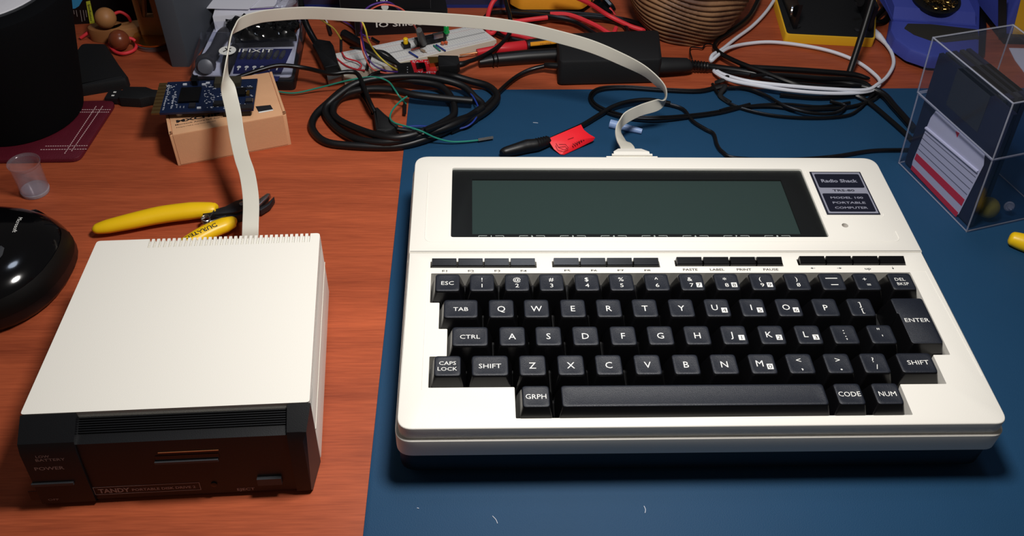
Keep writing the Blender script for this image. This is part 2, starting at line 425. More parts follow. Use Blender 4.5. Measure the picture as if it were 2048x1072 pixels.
# black screen mask with opening, panel and window
sp = [W2(943, 361, 39.5), W2(1557, 357, 39.5), W2(1606, 466, 39.5), W2(946, 471, 39.5)]
sx0, sx1 = (sp[0][0] + sp[3][0]) / 2, (sp[1][0] + sp[2][0]) / 2; sy0, sy1 = (sp[2][1] + sp[3][1]) / 2, (sp[0][1] + sp[1][1]) / 2
plate('screen_mask', [(lx0 + .05, ly0 + .05), (lx1 - .05, ly0 + .05), (lx1 - .05, ly1 - .05), (lx0 + .05, ly1 - .05)], [[(sx0, sy0), (sx1, sy0), (sx1, sy1), (sx0, sy1)]], 37.0, 39.6, [mat('mask_black', (6, 6, 9), .5)], K, 0.1)
g = G(); g.box(((sx0 + sx1) / 2, (sy0 + sy1) / 2, 36.8), (sx1 - sx0 + 2, sy1 - sy0 + 2, 1.6)); g.build('display_panel', lcdm, K, label='grey-green blank liquid crystal display')
g = G(); g.box(((lx0 + lx1) / 2, (ly0 + ly1) / 2, 39.75), (lx1 - lx0 - .3, ly1 - ly0 - .3, 0.4)); win = g.build('screen_window', lensm, K)
g = G(); cy_ = (ly0 + sy0) / 2 + .35
for k in range(8):
    a = W(957 + k * 81.7, 474.5 - k * .5, 39.7); b = W(1008 + k * 81.7, 474.5 - k * .5, 39.7); a.y = b.y = cy_
    m_ = (a.x + b.x) / 2; w_ = b.x - a.x
    for s_, e in ((a.x, 1), (b.x, -1)):
        g.obox((min(s_, s_ + e * w_ * .34), cy_ + .25, 39.62), (w_ * .34, 0, 0), (0, .25, 0), (0, 0, .03))
        g.obox((s_ - (.25 if e < 0 else 0), cy_ - .6, 39.62), (.25, 0, 0), (0, 1.1, 0), (0, 0, .03))
    letter(g, str(k + 1), (m_, cy_, 39.65), 1.3, bold=.02, sx=1.3)
g.build('screen_lettering', white, K)
# fine raised lines on the lid and around the plate
def ridge(g, pts, w=.35, h=.18, z=41.1):
    P = [Vector(p) for p in pts]; L = []
    for i, p in enumerate(P):
        t = (P[min(i + 1, len(P) - 1)] - P[max(i - 1, 0)]).normalized(); n = Vector((-t.y, t.x)) * w / 2
        L.append([(p.x - n.x * 1.6, p.y - n.y * 1.6, z - .05), (p.x + n.x * 1.6, p.y + n.y * 1.6, z - .05), (p.x + n.x * .6, p.y + n.y * .6, z + h), (p.x - n.x * .6, p.y - n.y * .6, z + h)])
    g.loops(L)
g = G()
x0 = W(850, 470, 41).x; x1 = W(1795, 470, 41).x; yb_ = W(1200, 484, 41).y; yt_ = W(852, 345, 41).y
arc = lambda cx, cy, r, a0, a1, n=6: [(cx + r * math.cos(math.radians(a0 + (a1 - a0) * i / n)), cy + r * math.sin(math.radians(a0 + (a1 - a0) * i / n))) for i in range(n + 1)]
ridge(g, [(x0, yt_)] + arc(x0 + 4, yb_ + 4, 4, 180, 270) + arc(x1 - 4, yb_ + 4, 4, 270, 360) + [(x1, yb_ + 9)])
np_ = [W2(1617, 345, 41), W2(1716, 345, 41), W2(1763, 431, 41), W2(1655, 429, 41)]
nx0, nx1 = (np_[0][0] + np_[3][0]) / 2, (np_[1][0] + np_[2][0]) / 2 + .3; ny0, ny1 = (np_[2][1] + np_[3][1]) / 2, (np_[0][1] + np_[1][1]) / 2
ridge(g, [(nx0 - 2, ny1 + 1)] + arc(nx0 + 0, ny0 - 0, 2, 180, 270, 4) + arc(nx1 + 0, ny0 - 0, 2, 270, 360, 4) + [(nx1 + 2, ny0 + 1)])
kx0 = W(851, 620, 41).x; kx1 = W(1860, 560, 41).x
ridge(g, [(kx0, hw[10][1] - 1), (kx0, hw[0][1] + 1.2), (kx1, hw[0][1] + 1.2), (kx1 + 2.0, hw[3][1] - 14)], .3, .12, 41.0)
g.build('panel_lines', cream, K)
# name plate
g = G(); g.box(((nx0 + nx1) / 2, (ny0 + ny1) / 2, 41.1), (nx1 - nx0, ny1 - ny0, .5), bev=.1)
npl = g.build('name_plate', navy, K, label='dark name plate with silver frame')
g = G(); cx, cy = (nx0 + nx1) / 2, (ny0 + ny1) / 2; w, h = nx1 - nx0, ny1 - ny0
g.box((cx + .1, cy, 41.62), (w - 2, h - 1.8, .05), mi=0)
g.prism(rpoly(rect(cx + .1, cy + h * .275, w - 4, h * .33), 1.2, 3), 41.66, 41.72, mi=1)
g.prism(rpoly(rect(cx + .1, cy - h * .235, w - 4, h * .42), 1.2, 3), 41.66, 41.72, mi=1)
letter(g, 'Radio Shaek'.replace('ae', 'ac'), (cx + .1, cy + h * .275, 41.76), 3.0, mi=0, bold=.03, width=w * .70)
letter(g, 'TRS-80', (cx + .1, cy + h * .045, 41.76), 1.9, mi=1, bold=.02, width=w * .42)
for i, t in enumerate(('MODEL 100', 'PORTABLE', 'COMPUTER')):
    letter(g, t, (cx + .1, cy - h * (.125 + .115 * i), 41.76), 1.9, mi=0, bold=.02, width=w * .62)
g.build('plate_print', [silver, navy], npl)
# function keys
for p, q, names in FK:
    n = 4; wd_ = (q.x - p.x) / n
    for k, t in enumerate(names):
        x = p.x + wd_ * (k + .5); y = p.y + 2.2
        g = G(); hw_ = wd_ / 2 - .35
        L = [[(x - hw_, y - 2.4, z), (x + hw_, y - 2.4, z), (x + hw_, y + 2.2, z), (x - hw_, y + 2.2, z)] for z in (36.8, 42.2)]
        L += [[(x - hw_ + .2, y - 2.1, 42.7), (x + hw_ - .2, y - 2.1, 42.7), (x + hw_ - .2, y + 2.1, 43.9), (x - hw_ + .2, y + 2.1, 43.9)]]
        g.loops(L); g.build('function_key', keys_, K, ang=20)
g = G()
for p, q, names in FK:
    wd_ = (q.x - p.x) / 4
    for k, t in enumerate(names):
        x = p.x + wd_ * (k + .5); y = p.y - 2.6
        if len(t) == 2: letter(g, t, (x + .3, y - .3, 41.03), 1.7, bold=.02, sx=1.6)
        elif t.isupper(): letter(g, t, (x, y - .3, 41.03), 1.7, bold=.02, sx=1.3)
        else:
            dx, dy = {'left': (-1, 0), 'right': (1, 0), 'up': (0, 1), 'down': (0, -1)}[t]
            d = Vector((dx, dy, 0)); n_ = Vector((-dy, dx, 0)); c = Vector((x - .5, y, 41.03)); l = 1.4 if dx else 1.1
            g.obox(c - d * l - n_ * .13, d * l * 1.4, n_ * .26, (0, 0, .02))
            g.add([c + d * l, c + n_ * .65, c - n_ * .65], [(0, 1, 2)] if dx + dy > 0 else [(0, 1, 2)])
pz = FK[2]; wd_ = (pz[1].x - pz[0].x) / 4
letter(g, 'BREAK', (pz[0].x + wd_ * 3.35, pz[0].y + 6.2, 41.03), 1.6, bold=.02, sx=1.35)
g.build('deck_lettering', darkp, K)
# key well floor
g = G(); g.prism(offset(ccw(hw), -1.5), 21.6, 31.5); g.build('key_well', blackm, K)
# keycaps
ZT = 47.6
def rr_loop(hx, hy, r, z, ox=0, oy=0, n=4):
    return [(x + ox, y + oy, z) for x, y in rpoly([(-hx, -hy), (hx, -hy), (hx, hy), (-hx, hy)], r, n)]
CM = {}
def cap_mesh(w, h):
    key = (round(w, 1), round(h, 1))
    if key in CM: return CM[key]
    hx, hy = w / 2, h / 2; g = G()
    L = [rr_loop(hx + 2.8, hy + 2.75, .8, 33, 0, -.55), rr_loop(hx + 2.5, hy + 2.5, .8, 38, 0, -.5), rr_loop(hx + 1.4, hy + 1.3, 1.2, 42.5, 0, -.25),
         rr_loop(hx + .45, hy + .4, 1.7, 46.4), rr_loop(hx + .1, hy + .05, 1.8, ZT - .25)]
    g.loops(L, cap1=False, mi=1)
    L = [L[-1], rr_loop(hx - .45, hy - .45, 1.6, ZT)]
    m_ = hy - .45
    for s in (.85, .6, .3, .08): L.append(rr_loop(hx - .45 - m_ * (1 - s), m_ * s, min(m_ * s * .97, 1.6 + m_ * (1 - s) * 1.1), ZT - .4 * (1 - s * s)))
    g.loops(L, cap0=False, mi=0)
    me = bpy.data.meshes.new('keycap'); me.from_pydata([Vector(v) * S for v in g.v], [], g.f)
    me.materials.append(keym); me.materials.append(keys_); me.polygons.foreach_set('material_index', g.mi)
    bm = bmesh.new(); bm.from_mesh(me); bmesh.ops.remove_doubles(bm, verts=bm.verts, dist=1e-7); bmesh.ops.recalc_face_normals(bm, faces=bm.faces); bm.to_mesh(me); bm.free()
    smooth(me, 50); CM[key] = me; return me
def legend(parent, items, w, h, c):
    g = G(); hx, hy = w / 2 - .4, h / 2 - .4
    def fn(p):
        s = min(1, max(1 - (hx - abs(p.x - c[0])) / hy, abs(p.y - c[1]) / hy)); p.z = ZT - .4 * (1 - s * s) + .07; return p
    for it in items:
        t, dx, dy, sz = it[:4]; sx = it[4] if len(it) > 4 else 1.15
        if t == '#box':
            zz = ZT - .08
            g.obox((c[0] + dx - 1.5, c[1] + dy - 1.7, zz - .4), (3, 0, 0), (0, 3.4, 0), (0, 0, .4))
            letter(g, sz, (c[0] + dx, c[1] + dy, zz + .03), 2.5, mi=1, sx=1.25)
        elif t == '#bar':
            g.add([fn(Vector((c[0] + dx + a * sz, c[1] + dy + b * .28, 0))) for a, b in ((-1, -1), (1, -1), (1, 1), (-1, 1))], [(0, 1, 2, 3)], 0)
        elif t == '#slash':
            g.add([fn(Vector((c[0] + dx + a, c[1] + dy + b, 0))) for a, b in ((-1.1, -1.3), (-.7, -1.3), (1.1, 1.3), (.7, 1.3))], [(0, 1, 2, 3)], 0)
        else: letter(g, t, (c[0] + dx, c[1] + dy, 0), sz, bold=0, sx=sx, fn=fn)
    o = g.build('key_lettering', [white, darkp], None, cat_='x', loc=(0, 0, 0)); del o['category']
    o.parent = parent; o.matrix_parent_inverse = parent.matrix_basis.inverted() if False else Matrix.Identity(4)
    for v in o.data.vertices: v.co -= Vector((c[0], c[1], 0)) * S
    return o
def key(px, py, items, w=12.6, h=12.4, c=None):
    if c is None: p = W(px, py, ZT); c = (p.x, p.y)
    o = bpy.data.objects.new('key', cap_mesh(w, h)); COL.objects.link(o); adopt(o, K, (c[0], c[1], 0))
    if items: legend(o, items, w, h, c)
    return o
rowy = {}
def rowkeys(v0, v1, xs, items, y):
    for i, x in enumerate(xs):
        v = v0 + (v1 - v0) * i / (len(xs) - 1); p = W(x, v, ZT); yy = y
        key(x, v, items[i], c=(p.x, yy))
yr = [W(1350, 563.5, ZT).y - 19.05 * k for k in range(5)]
rowkeys(566, 563, [895, 964, 1034, 1103, 1174, 1243, 1314, 1384, 1454, 1525, 1595, 1665, 1734, 1804],
    [[('ESC', 0, -.2, 2.7)]] + [[(a, 0, 2.3, 2.8), (b, 0, -2.2, 2.9)] for a, b in zip('!@#$%^', '123456')] +
    [[('&', -.8, 2.3, 2.8), ('7', -.4, -2.2, 2.9), ('#box', 3.6, -2.3, '7')], [('*', -.8, 1.8, 3.2), ('8', -.4, -2.2, 2.9), ('#box', 3.6, -2.3, '8')],
     [('(', -.8, 2.3, 2.8), ('9', -.4, -2.2, 2.9), ('#box', 3.6, -2.3, '9')], [(')', 0, 2.3, 2.8), ('0', .2, -2.2, 2.9), ('#slash', .2, -2.2, 0)],
     [('#bar', .2, 2.6, 3.3), ('#bar', .8, -2.2, 2.0)], [('+', -.6, 2.0, 2.8), ('=', .6, -2.2, 2.8)], [('DEL', -.4, 1.8, 2.2), ('BKSP', .2, -1.6, 2.2, 1.0)]], yr[0])
def L_(c): return [(c, 0, 0, 4.0, 1.0)]
def L3(c, d): return [(c, -1.4 if c != 'I' else -.8, .4, 4.0, 1.0), ('#box', 3.4, -1.8, d)]
rowkeys(617, 614, [1002.6, 1073, 1146, 1218, 1290, 1363, 1435, 1506, 1578, 1651.5, 1722],
    [L_(c) for c in 'QWERTY'] + [L3('U', '4'), L3('I', '5'), L3('O', '6'), L_('P'), [(']', 0, 2.3, 3.0), ('[', .4, -2.2, 3.0)]], yr[1])
rowkeys(672, 669, [1024.5, 1097, 1171, 1246.5, 1321, 1395, 1469, 1544, 1617.5, 1690, 1763.5],
    [L_(c) for c in 'ASDFGH'] + [L3('J', '1'), L3('K', '2'), L3('L', '3'), [(':', 0, 2.5, 3.6), (';', .3, -1.4, 3.6)], [('"', -.6, 2.6, 3.2), ("'", .4, -1.8, 3.2)]], yr[2])
m0 = L3('M', '0')
rowkeys(730, 727, [1065, 1141.7, 1217.7, 1295.5, 1372.6, 1449, 1525.5, 1601, 1677, 1750.5],
    [L_(c) for c in 'ZXCVBN'] + [m0, [('<', -.3, 2.3, 3.2), (',', .2, -1.6, 4.5)], [('>', .3, 2.3, 3.2), ('.', .6, -1.6, 5.5)], [('?', -.3, 2.3, 3.0), ('/', .5, -2.2, 3.2)]], yr[3])
key(922, 617, [('TAB', 0, -.1, 2.7)], w=17.2, c=(W(921.5, 617, ZT).x, yr[1]))
key(940, 672, [('CTRL', 0, -.1, 2.7)], w=17.6, c=(W(940, 672, ZT).x, yr[2]))
key(895, 730, [('CAPS', 0, 1.8, 2.3), ('LOCK', 0, -1.8, 2.3)], c=(W(895, 730, ZT).x, yr[3]))
key(980, 730, [('SHIFT', 0, -.1, 2.8)], w=17.5, c=(W(980, 730, ZT).x, yr[3]))
key(1838, 728, [('SHIFT', 1.0, .4, 2.8)], w=17.5, c=(W(1834, 727, ZT).x, yr[3]))
key(1072, 792, [('GRPH', 0, 0, 2.9, 1.0)], c=(W(1072, 793, ZT).x, yr[4]))
key(1700, 790, [('CODE', 0, 0, 2.9, 1.0)], c=(W(1700, 790, ZT).x, yr[4]))
key(1776, 789, [('NUM', 0, 0, 2.9, 1.0)], c=(W(1776, 789, ZT).x, yr[4]))
a = W(1124, 792, ZT).x; b = W(1653, 792, ZT).x
o = key(0, 0, None, w=b - a, c=((a + b) / 2, yr[4])); o['label'] = 'long blank space bar'
# enter key, L-shaped
ex1 = W(1853, 616, ZT).x; exl = W(1790, 616, ZT).x; exm = W(1818, 670, ZT).x
g = G()
def enter_poly(e, dy=0):
    yt, ym, yb2 = yr[1] + 6.2, yr[1] - 4.5, yr[2] - 6.2
    return [(x, y + dy) for x, y in rpoly([(exm - e, yb2 - e), (ex1 + e, yb2 - e), (ex1 + e, yt + e), (exl - e, yt + e), (exl - e, ym - e), (exm - e, ym - e)], [1.6] * 6, 4)]
lv = [(2.75, 33, -.5), (2.5, 38, -.4), (1.3, 42.5, -.2), (.45, 46.4, 0), (.1, ZT - .25, 0)]
g.loops([[(x, y, z) for x, y in enter_poly(e, d)] for e, z, d in lv], cap1=False, mi=1)
g.loops([[(x, y, ZT - .25) for x, y in enter_poly(.1)], [(x, y, ZT) for x, y in enter_poly(-.4)]], cap0=False, mi=0)
ek = g.build('key', [keym, keys_], K, label='L-shaped enter key')
g = G(); p = W(1834, 640, ZT); letter(g, 'ENTER', (p.x, p.y, ZT + .06), 2.8, bold=0, sx=1.15); g.build('key_lettering', white, ek)

# ================================================================ portable disk drive
ZD = 50
A, B, C_, D_ = W2(40, 829, ZD), W2(619, 804, ZD), W2(640, 466, ZD), W2(194, 482, ZD)
ux = Vector((B[0] - A[0], B[1] - A[1])).normalized(); uy = Vector((-ux.y, ux.x))
O2 = Vector(A); DW = (Vector(B) - O2).length; DD = ((Vector(C_) - Vector(B)).dot(uy) + (Vector(D_) - O2).dot(uy)) / 2
dl = [O2, O2 + ux * DW, Vector(C_), Vector(D_)]
DR = thing('disk_drive', (O2.x + DW / 2, O2.y + DD / 2, 0), 'cream floppy disk drive with black front, on the desk left of the computer', 'disk drive')
def D3(a, b, z): p = O2 + ux * a + uy * b; return Vector((p.x, p.y, z))
g = G(); g.prism(rpoly([tuple(p) for p in dl], 1.2, 3), 4, 48.2, 0.3)
g.build('housing', cream, DR)
# top plate: grooved at the rear by the cooling slots
g = G(); back = D3(0, 0, 0)
n_sl = 32; ua, ub = W(293, 490, ZD), W(622, 480, ZD)
ca = (Vector((ua.x, ua.y)) - O2).dot(ux); cb = (Vector((ub.x, ub.y)) - O2).dot(ux)
def rear(a): t = max(0, min(1, (a - 0) / DW)); p0 = (Vector(D_) - O2); p1 = (Vector(C_) - O2); return p0.dot(uy) * (1 - t) + p1.dot(uy) * t
xl0 = (Vector(D_) - O2).dot(ux); xr1 = (Vector(C_) - O2).dot(ux)
poly = [D3(0, 0, 0), D3(DW, 0, 0), Vector((*C_, 0))]
st = (cb - ca) / n_sl; sl_d = 7.0
for k in range(n_sl, 0, -1):
    e = ca + st * k - .25 * st; s_ = ca + st * (k - 1) + .3 * st
    poly += [D3(e, rear(e), 0), D3(e, rear(e) - sl_d, 0), D3(s_, rear(s_) - sl_d, 0), D3(s_, rear(s_), 0)]
poly += [Vector((*D_, 0))]
pl2 = [(p.x, p.y) for p in poly]; pl2 = rpoly(pl2, [1.5, 1.5, 2] + [0] * (len(pl2) - 4) + [2], 3)
g.prism(pl2, 43.0, ZD, 0)
o = g.build('top_cover', cream, DR, label='cream top cover with slotted rear edge', ang=30)
g = G(); q0 = [D3(1.5, 1.5, 0), D3(DW - 1.5, 1.5, 0), D3(DW - 2.5, rear(DW) - 8.2, 0), D3(1.5, rear(0) - 8.2, 0)]
g = G()
# seam line on the right side
p0 = D3(DW, 1, 27); p1 = Vector((*C_, 27)); g.obox(p0 + Vector((-.1, 0, 0)), (p1 - p0), (.35, 0, 0), (0, 0, .5)); g.build('side_seam', creamr, DR)
# black bezel
YB0 = -12.5
zf = 41.0
def bez(a0, a1, z_top, inset, name='front_bezel', m=blackp, label=None):
    g = G(); L = []
    for a in (a0, a1):
        L.append([D3(a, 0.0, z_top), D3(a, -inset - 9.5, z_top - 5.5), D3(a, -13.2, zf - 4), D3(a, -13.2, 6), D3(a, -11.8, 4), D3(a, 0, 4)])
    g.loops(L); return g.build(name, m, DR, label=label, ang=25)
xa = (Vector(W2(152, 830, 49)) - O2).dot(ux); xb = (Vector(W2(574, 810, 49)) - O2).dot(ux)
g = G()
prof = lambda a, r: [D3(a, -.05, ZD - .6 - r), D3(a, -11.6, 43 - r), D3(a, -13.6, 38 - r), D3(a, -17.8, 3), D3(a, -16.0, 1.0), D3(a, -.05, 1.0)]
pr2 = lambda a: [D3(a, -.05, 46.0), D3(a, -7.6, 42.2), D3(a, -11.6, 41.0), D3(a, -13.0, 33.2), D3(a, -16.6, 3), D3(a, -15.4, 1.0), D3(a, -.05, 1.0)]
g.loops([prof(-.2, 0), prof(xa, 0)]); bezel = g.build('bezel_block', blackp, DR, ang=25, label='wide left end of the black bezel')
g = G(); prE = [D3(DW + .4, -.05, ZD - .6), D3(DW - 1.5, -11.6, 42.6), D3(DW - 3.5, -13.4, 38), D3(DW - 3.5, -17.6, 3), D3(DW - 3, -16.0, 1.0), D3(DW - .5, -.05, 1.0)]
g.loops([prof(xb, 0), [p_ + (q_ - p_) * .5 for p_, q_ in zip(prof(DW - 6, 0), prof(DW - 4, 0))], prE]); g.build('bezel_block', blackp, DR, ang=25, label='narrow right end of the black bezel')
g = G(); g.loops([pr2(xa), pr2(xb)]); fd = g.build('front_panel', blackp, DR, ang=25)
g = G()
for k in range(7):
    t = (k + .3) / 7.2; y = -.3 - 7.0 * t; z = 46.0 - 3.7 * t
    g.obox(D3(xa + .6, y, z - .1), D3(xb - .6, y, z) - D3(xa + .6, y, z), D3(0, -.55, 0) - D3(0, 0, 0), (0, -.2 * 0, .75))
g.build('grip_ribs', blackp, fd)
# slot with bare metal edge
FX = Vector((ux.x, ux.y, 0)); FZ = Vector((uy.x * .12, uy.y * .12, 1)).normalized(); FN = Vector((-uy.x, -uy.y, .12)).normalized()
def FR(u, v, dep=-13.4):      # point on the front plane through pixel
    n = FN; d = CAMM @ Vector((u - 1024, 536 - v, -FPX)); P0 = D3(0, dep + .4, 33.2)
    t = (P0 - CAMC).dot(n) / d.dot(n); return CAMC + d * t
p = FR(313, 922); q = FR(440, 917)
wS = (q - p).dot(FX); g = G(); g.obox(p + FZ * .3, FX * wS, FZ * 3.2, FN * .25, 0); g.build('slot_recess', blackg, fd)
g = G(); g.obox(FR(316, 906) , FX * (wS - 1.5), FZ * .35, FN * .3); g.build('slot_edge', copper, fd, label='bare copper coloured metal edge')
g = G(); g.obox(FR(311, 926), FX * wS, FZ * 1.4, FN * 1.2); g.build('slot_lip', greyp, fd)
g = G(); p = FR(66, 969, -14.05); g.obox(p, FX * 19, FZ * 1.6, FN * 1.6); g.build('power_switch', greyp, bezel, label='flat grey slide switch')
g = G(); p = FR(64, 1000, -14.05); g.obox(p, FX * 19.5, FZ * 6.5, FN * .25); g.build('switch_frame', blackg, bezel)
g = G(); p = FR(517, 966); g.obox(p, FX * 11.5, FZ * 4.5, FN * 1.8); g.build('eject_button', greyp, fd)
g = G(); p = FR(428, 968); g.lathe([(1.5, 0), (1.5, .6), (.9, .7)], p, axis=FN, seg=14); g.build('access_lamp', blackg, fd)
g = G()
letter(g, 'LOW', FR(71, 914, -14.65), 1.7, FX, FZ, width=6.0, bold=.01, align='L'); letter(g, 'BATTERY', FR(71, 921, -14.65) , 1.7, FX, FZ, width=13, bold=.01, align='L')
letter(g, 'POWER', FR(69, 938, -14.65), 2.2, FX, FZ, width=13.2, bold=.015, align='L'); letter(g, 'OFF', FR(107, 999, -14.75), 1.4, FX, FZ, width=5)
letter(g, 'EJECT', FR(492, 978, -13.5), 1.8, FX, FZ, width=8.4, bold=.015)
p = FR(191, 990, -13.5); q = FR(402, 981, -13.5); w = (q - p).dot(FX); hh = 5.2
for o_, d1, d2 in ((p, FX * w, FZ * .3), (p + FZ * hh, FX * w, FZ * .3), (p, FX * .3, FZ * hh), (p + FX * w, FX * .3, FZ * (hh + .3))): g.obox(o_, d1, d2, FN * .03)
letter(g, 'TANDY', p + FX * 2 + FZ * (hh / 2 + .1) + FN * .02, 3.0, FX, FZ, width=14.6, bold=.03, align='L')
letter(g, 'PORTABLE DISK DRIVE 2', p + FX * 17.6 + FZ * (hh / 2 - .1) + FN * .02, 1.7, FX, FZ, width=w - 19.6, bold=.02, align='L')
g.build('front_lettering', dimw, bezel)
for a, b in ((12, 2), (DW - 14, 2), (12, 100), (DW - 14, 100)):
    g = G(); c = D3(a, b, 0); g.lathe([(7, 0), (7.5, .5), (7.5, 4.2)], (c.x, c.y, 0), seg=20); g.build('foot', rubber, DR)
g = G(); c = D3(DW - 24, -9, 1.5); g.prism(rpoly(rect(c.x, c.y, 16, 6, .03), 1, 2), 1.0, 4.2); g.build('tilt_tab', blackp, DR)

# ================================================================ ribbon cable
RB = thing('ribbon_cable', (*W2(1262, 300, 20), Z0), 'cream flat ribbon cable arching from disk drive to the back of the computer', 'cable')
rp = [  # px, py, z, width dir
 (500, 500, 18, (1, .1, 0)), (501, 455, 30, (1, .1, 0)), (502, 400, 34, (1, .1, 0)), (495, 350, 36, (1, .0, .05)), (484, 315, 38, (1, -.05, .1)), (474, 270, 44, (1, 0, .05)),
 (467, 225, 54, (1, .1, -.05)), (458, 185, 64, (.9, .25, -.25)), (452, 150, 74, 'W'), (456, 105, 84, 'V'), (464, 65, 88, 'V'), (482, 47, 88, (.05, .38, -.9)),
 (515, 35, 87, (0, .25, -.95)), (560, 29, 86, (0, .15, -1)), (620, 26, 85, (0, .1, -1)), (700, 30, 84, (0, .05, -1)), (830, 36, 82, (0, 0, -1)), (950, 44, 80, (0, 0, -1)), (1040, 56, 77, (0, 0, -1)),
 (1110, 72, 73, (0, 0, -1)), (1180, 92, 68, (0, 0, -1)), (1240, 117, 61, (.05, .1, -1)), (1290, 143, 52, (.15, .3, -.9)), (1320, 170, 43, (.1, .4, -.85)), (1331, 193, 34, 'V'), (1316, 209, 28, (0, 0, -1)),
 (1280, 221, 24, (0, -.05, -1)), (1250, 237, 22, (0, -.2, -1)), (1239, 255, 21, (.3, .25, -.8)), (1241, 274, 21, (.65, -.35, -.45)), (1248, 285, 26, (.95, -.1, -.1)), (1254, 294, 31, (1, 0, 0)), (1256, 301, 33, (1, 0, 0))]
P = [W(a, b, z) for a, b, z, d in rp]; 
def wdir(p, d):
    v = (p - CAMC).normalized()
    return v if d == 'V' else (v + Vector((.3, 0, 0))).normalized() if d == 'W' else Vector(d).normalized()
Dv = [wdir(p, d[3]) for p, d in zip(P, rp)]
PP, _ = cat(P, 8); DDv, _ = cat(Dv, 8)
g = G(); L = []; nc = 12; hwid = 4.7
for i, p in enumerate(PP):
    t = (PP[min(i + 1, len(PP) - 1)] - PP[max(i - 1, 0)]).normalized(); d = DDv[i]; d = (d - t * d.dot(t)).normalized(); n = t.cross(d)
    top = []; bot = []
    for k in range(nc * 2 + 1):
        s = -1 + k / nc; hgt = .5 if k % 2 else .34
        top.append(p + d * s * hwid + n * hgt); bot.append(p + d * s * hwid - n * hgt)
    L.append(top + bot[::-1])
g.loops(L); g.build('flat_cable', creamr, RB, ang=60)
g = G(); cc = W(1261, 306, 21); yb2 = YB + 1.3
hx_ = 97.6
g.loops([[(hx_ - w_, yb2 + y_, z0_), (hx_ + w_, yb2 + y_, z0_), (hx_ + w_, yb2 + y_, z1_), (hx_ - w_, yb2 + y_, z1_)] for w_, y_, z0_, z1_ in ((7.5, 11.5, 15, 38), (11.5, 5.2, 14, 40.5), (11.5, 2.4, 14, 40.5), (13, 2.2, 13, 41.0), (13, .8, 13, 41.0))])
g.build('connector_hood', cream, RB, ang=20)
g = G(); g.box((hx_, yb2 + .9, 12), (33, 1.6, 27.5), bev=.2); g.build('connector_flange', cream, RB)

exec_later = []
# ================================================================ left side objects
cx, cy = -331, 219
CYL = thing('canister', (cx, cy, 3), 'large black fabric covered cylinder with white top, standing on the red coaster', 'canister')
g = G(); g.lathe([(41, 3.4), (43.5, 4.2), (44.5, 8), (55.5, 70), (60, 92), (59.5, 97), (56, 99.5), (51, 100)], (cx, cy, 0), seg=48); g.build('body', fabric, CYL)
g = G(); g.lathe([(51.2, 99.6), (51.2, 101), (50.2, 101.2), (50, 100.2)], (cx, cy, 0), seg=48); g.build('rim', greyp, CYL)
g = G(); g.lathe([(50, 99.5), (49, 101.5), (40, 104), (20, 105.5), (2, 106)], (cx, cy, 0), seg=40); g.build('lid', papersh, CYL, label='frosted white top')
q = [W2(236, 207), W2(160, 325), W2(-120, 330), W2(-120, 215)]
g = G(); g.prism(rpoly(q, [7, 7, 5, 5], 5), 0.05, 3.3, 0.8, botbev=.6)
CO = g.build('coaster', leather, None, 'dark red leather coaster with white cross stitching under the black cylinder', 'coaster')
g = G()
def dash(g, a, b, z, n, w=.5):
    a = W(*a, z); b = W(*b, z); d = b - a
    for k in range(n):
        p = a + d * (k + .15) / n; e = d * .62 / n; s = Vector((-d.y, d.x, 0)).normalized() * w; g.obox(p, e, s, (0, 0, .15))
for a, b, n in (((205, 203+9), (142, 303), 30), ((192, 212), (128, 308), 30), ((222, 219), (150, 219), 16), ((219, 224), (150, 224), 16), ((176, 291), (90, 292), 18), ((174, 298), (80, 299), 18)): dash(g, a, b, 3.3, n)
o = g.build('stitching', stitch, None, cat_='x'); del o['category']; o.parent = CO; o.matrix_parent_inverse = CO.matrix_basis.inverted(); tag(o, kind='stuff')
# small clear cup
c0 = W(72, 383, 0); CU = thing('measuring_cup', (c0.x, c0.y, 0), 'small clear plastic cup on the desk above the black mouse', 'cup')
R_ = [(0.3, .9), (8.4, .9), (8.9, 3), (9.2, 22.5), (9.9, 23.0), (10.1, 23.5), (10.1, 24.4), (9.7, 24.4), (8.9, 22.8), (8.9, 22.0), (8.6, 3.4), (8.0, 2.0), (.3, 1.8)]
g = G(); g.lathe([(8.6, 0)] + R_[1:-1], (c0.x, c0.y, 0), seg=36, caps=True); g.build('cup_wall', cupm, CU)
g = G(); g.lathe([(8.5, .1), (8.9, .6), (9.0, 2.6), (8.2, 2.9)], (c0.x, c0.y, 0), seg=36); g.build('cup_base', clearmat('cup_base_mat', (.9, .88, .9), .2, 1.45, .4), CU)
# mouse
MO = thing('computer_mouse', (-290, 55, 0), 'glossy black wireless mouse at the left edge of the desk', 'mouse')
mc = Vector((-291, 52.5)); g = G(); L = []; ang0 = math.radians(-8)
def mloop(s, z, sh=0):
    out = []
    for k in range(40):
        a = k * 2 * math.pi / 40; c, n_ = math.cos(a), math.sin(a)
        x = 49 * s * (abs(c) ** .8) * (1 if c > 0 else -1); y = (50 if n_ < 0 else 43) * s * (abs(n_) ** .8) * (1 if n_ > 0 else -1)
        x *= 1 - .10 * (y / 46) ** 2 if y < 0 else 1 - .02 * (y / 46)
        y += sh
        out.append((mc.x + x * math.cos(ang0) - y * math.sin(ang0), mc.y + x * math.sin(ang0) + y * math.cos(ang0), z))
    return out
Hm = 36
g.loops([mloop(.90, 0.4), mloop(.95, 2), mloop(1.0, 6), mloop(.99, 12)], cap1=False); g.build('side_grip', rubber, MO)
g = G(); ll = [mloop(.985, 11.5)]
for k in range(1, 11):
    t = k / 10; s = math.cos(t * math.pi / 2) ** .72 * .985; ll.append(mloop(max(s, .02), 11.5 + (Hm - 11.5) * math.sin(t * math.pi / 2), -3 * t))
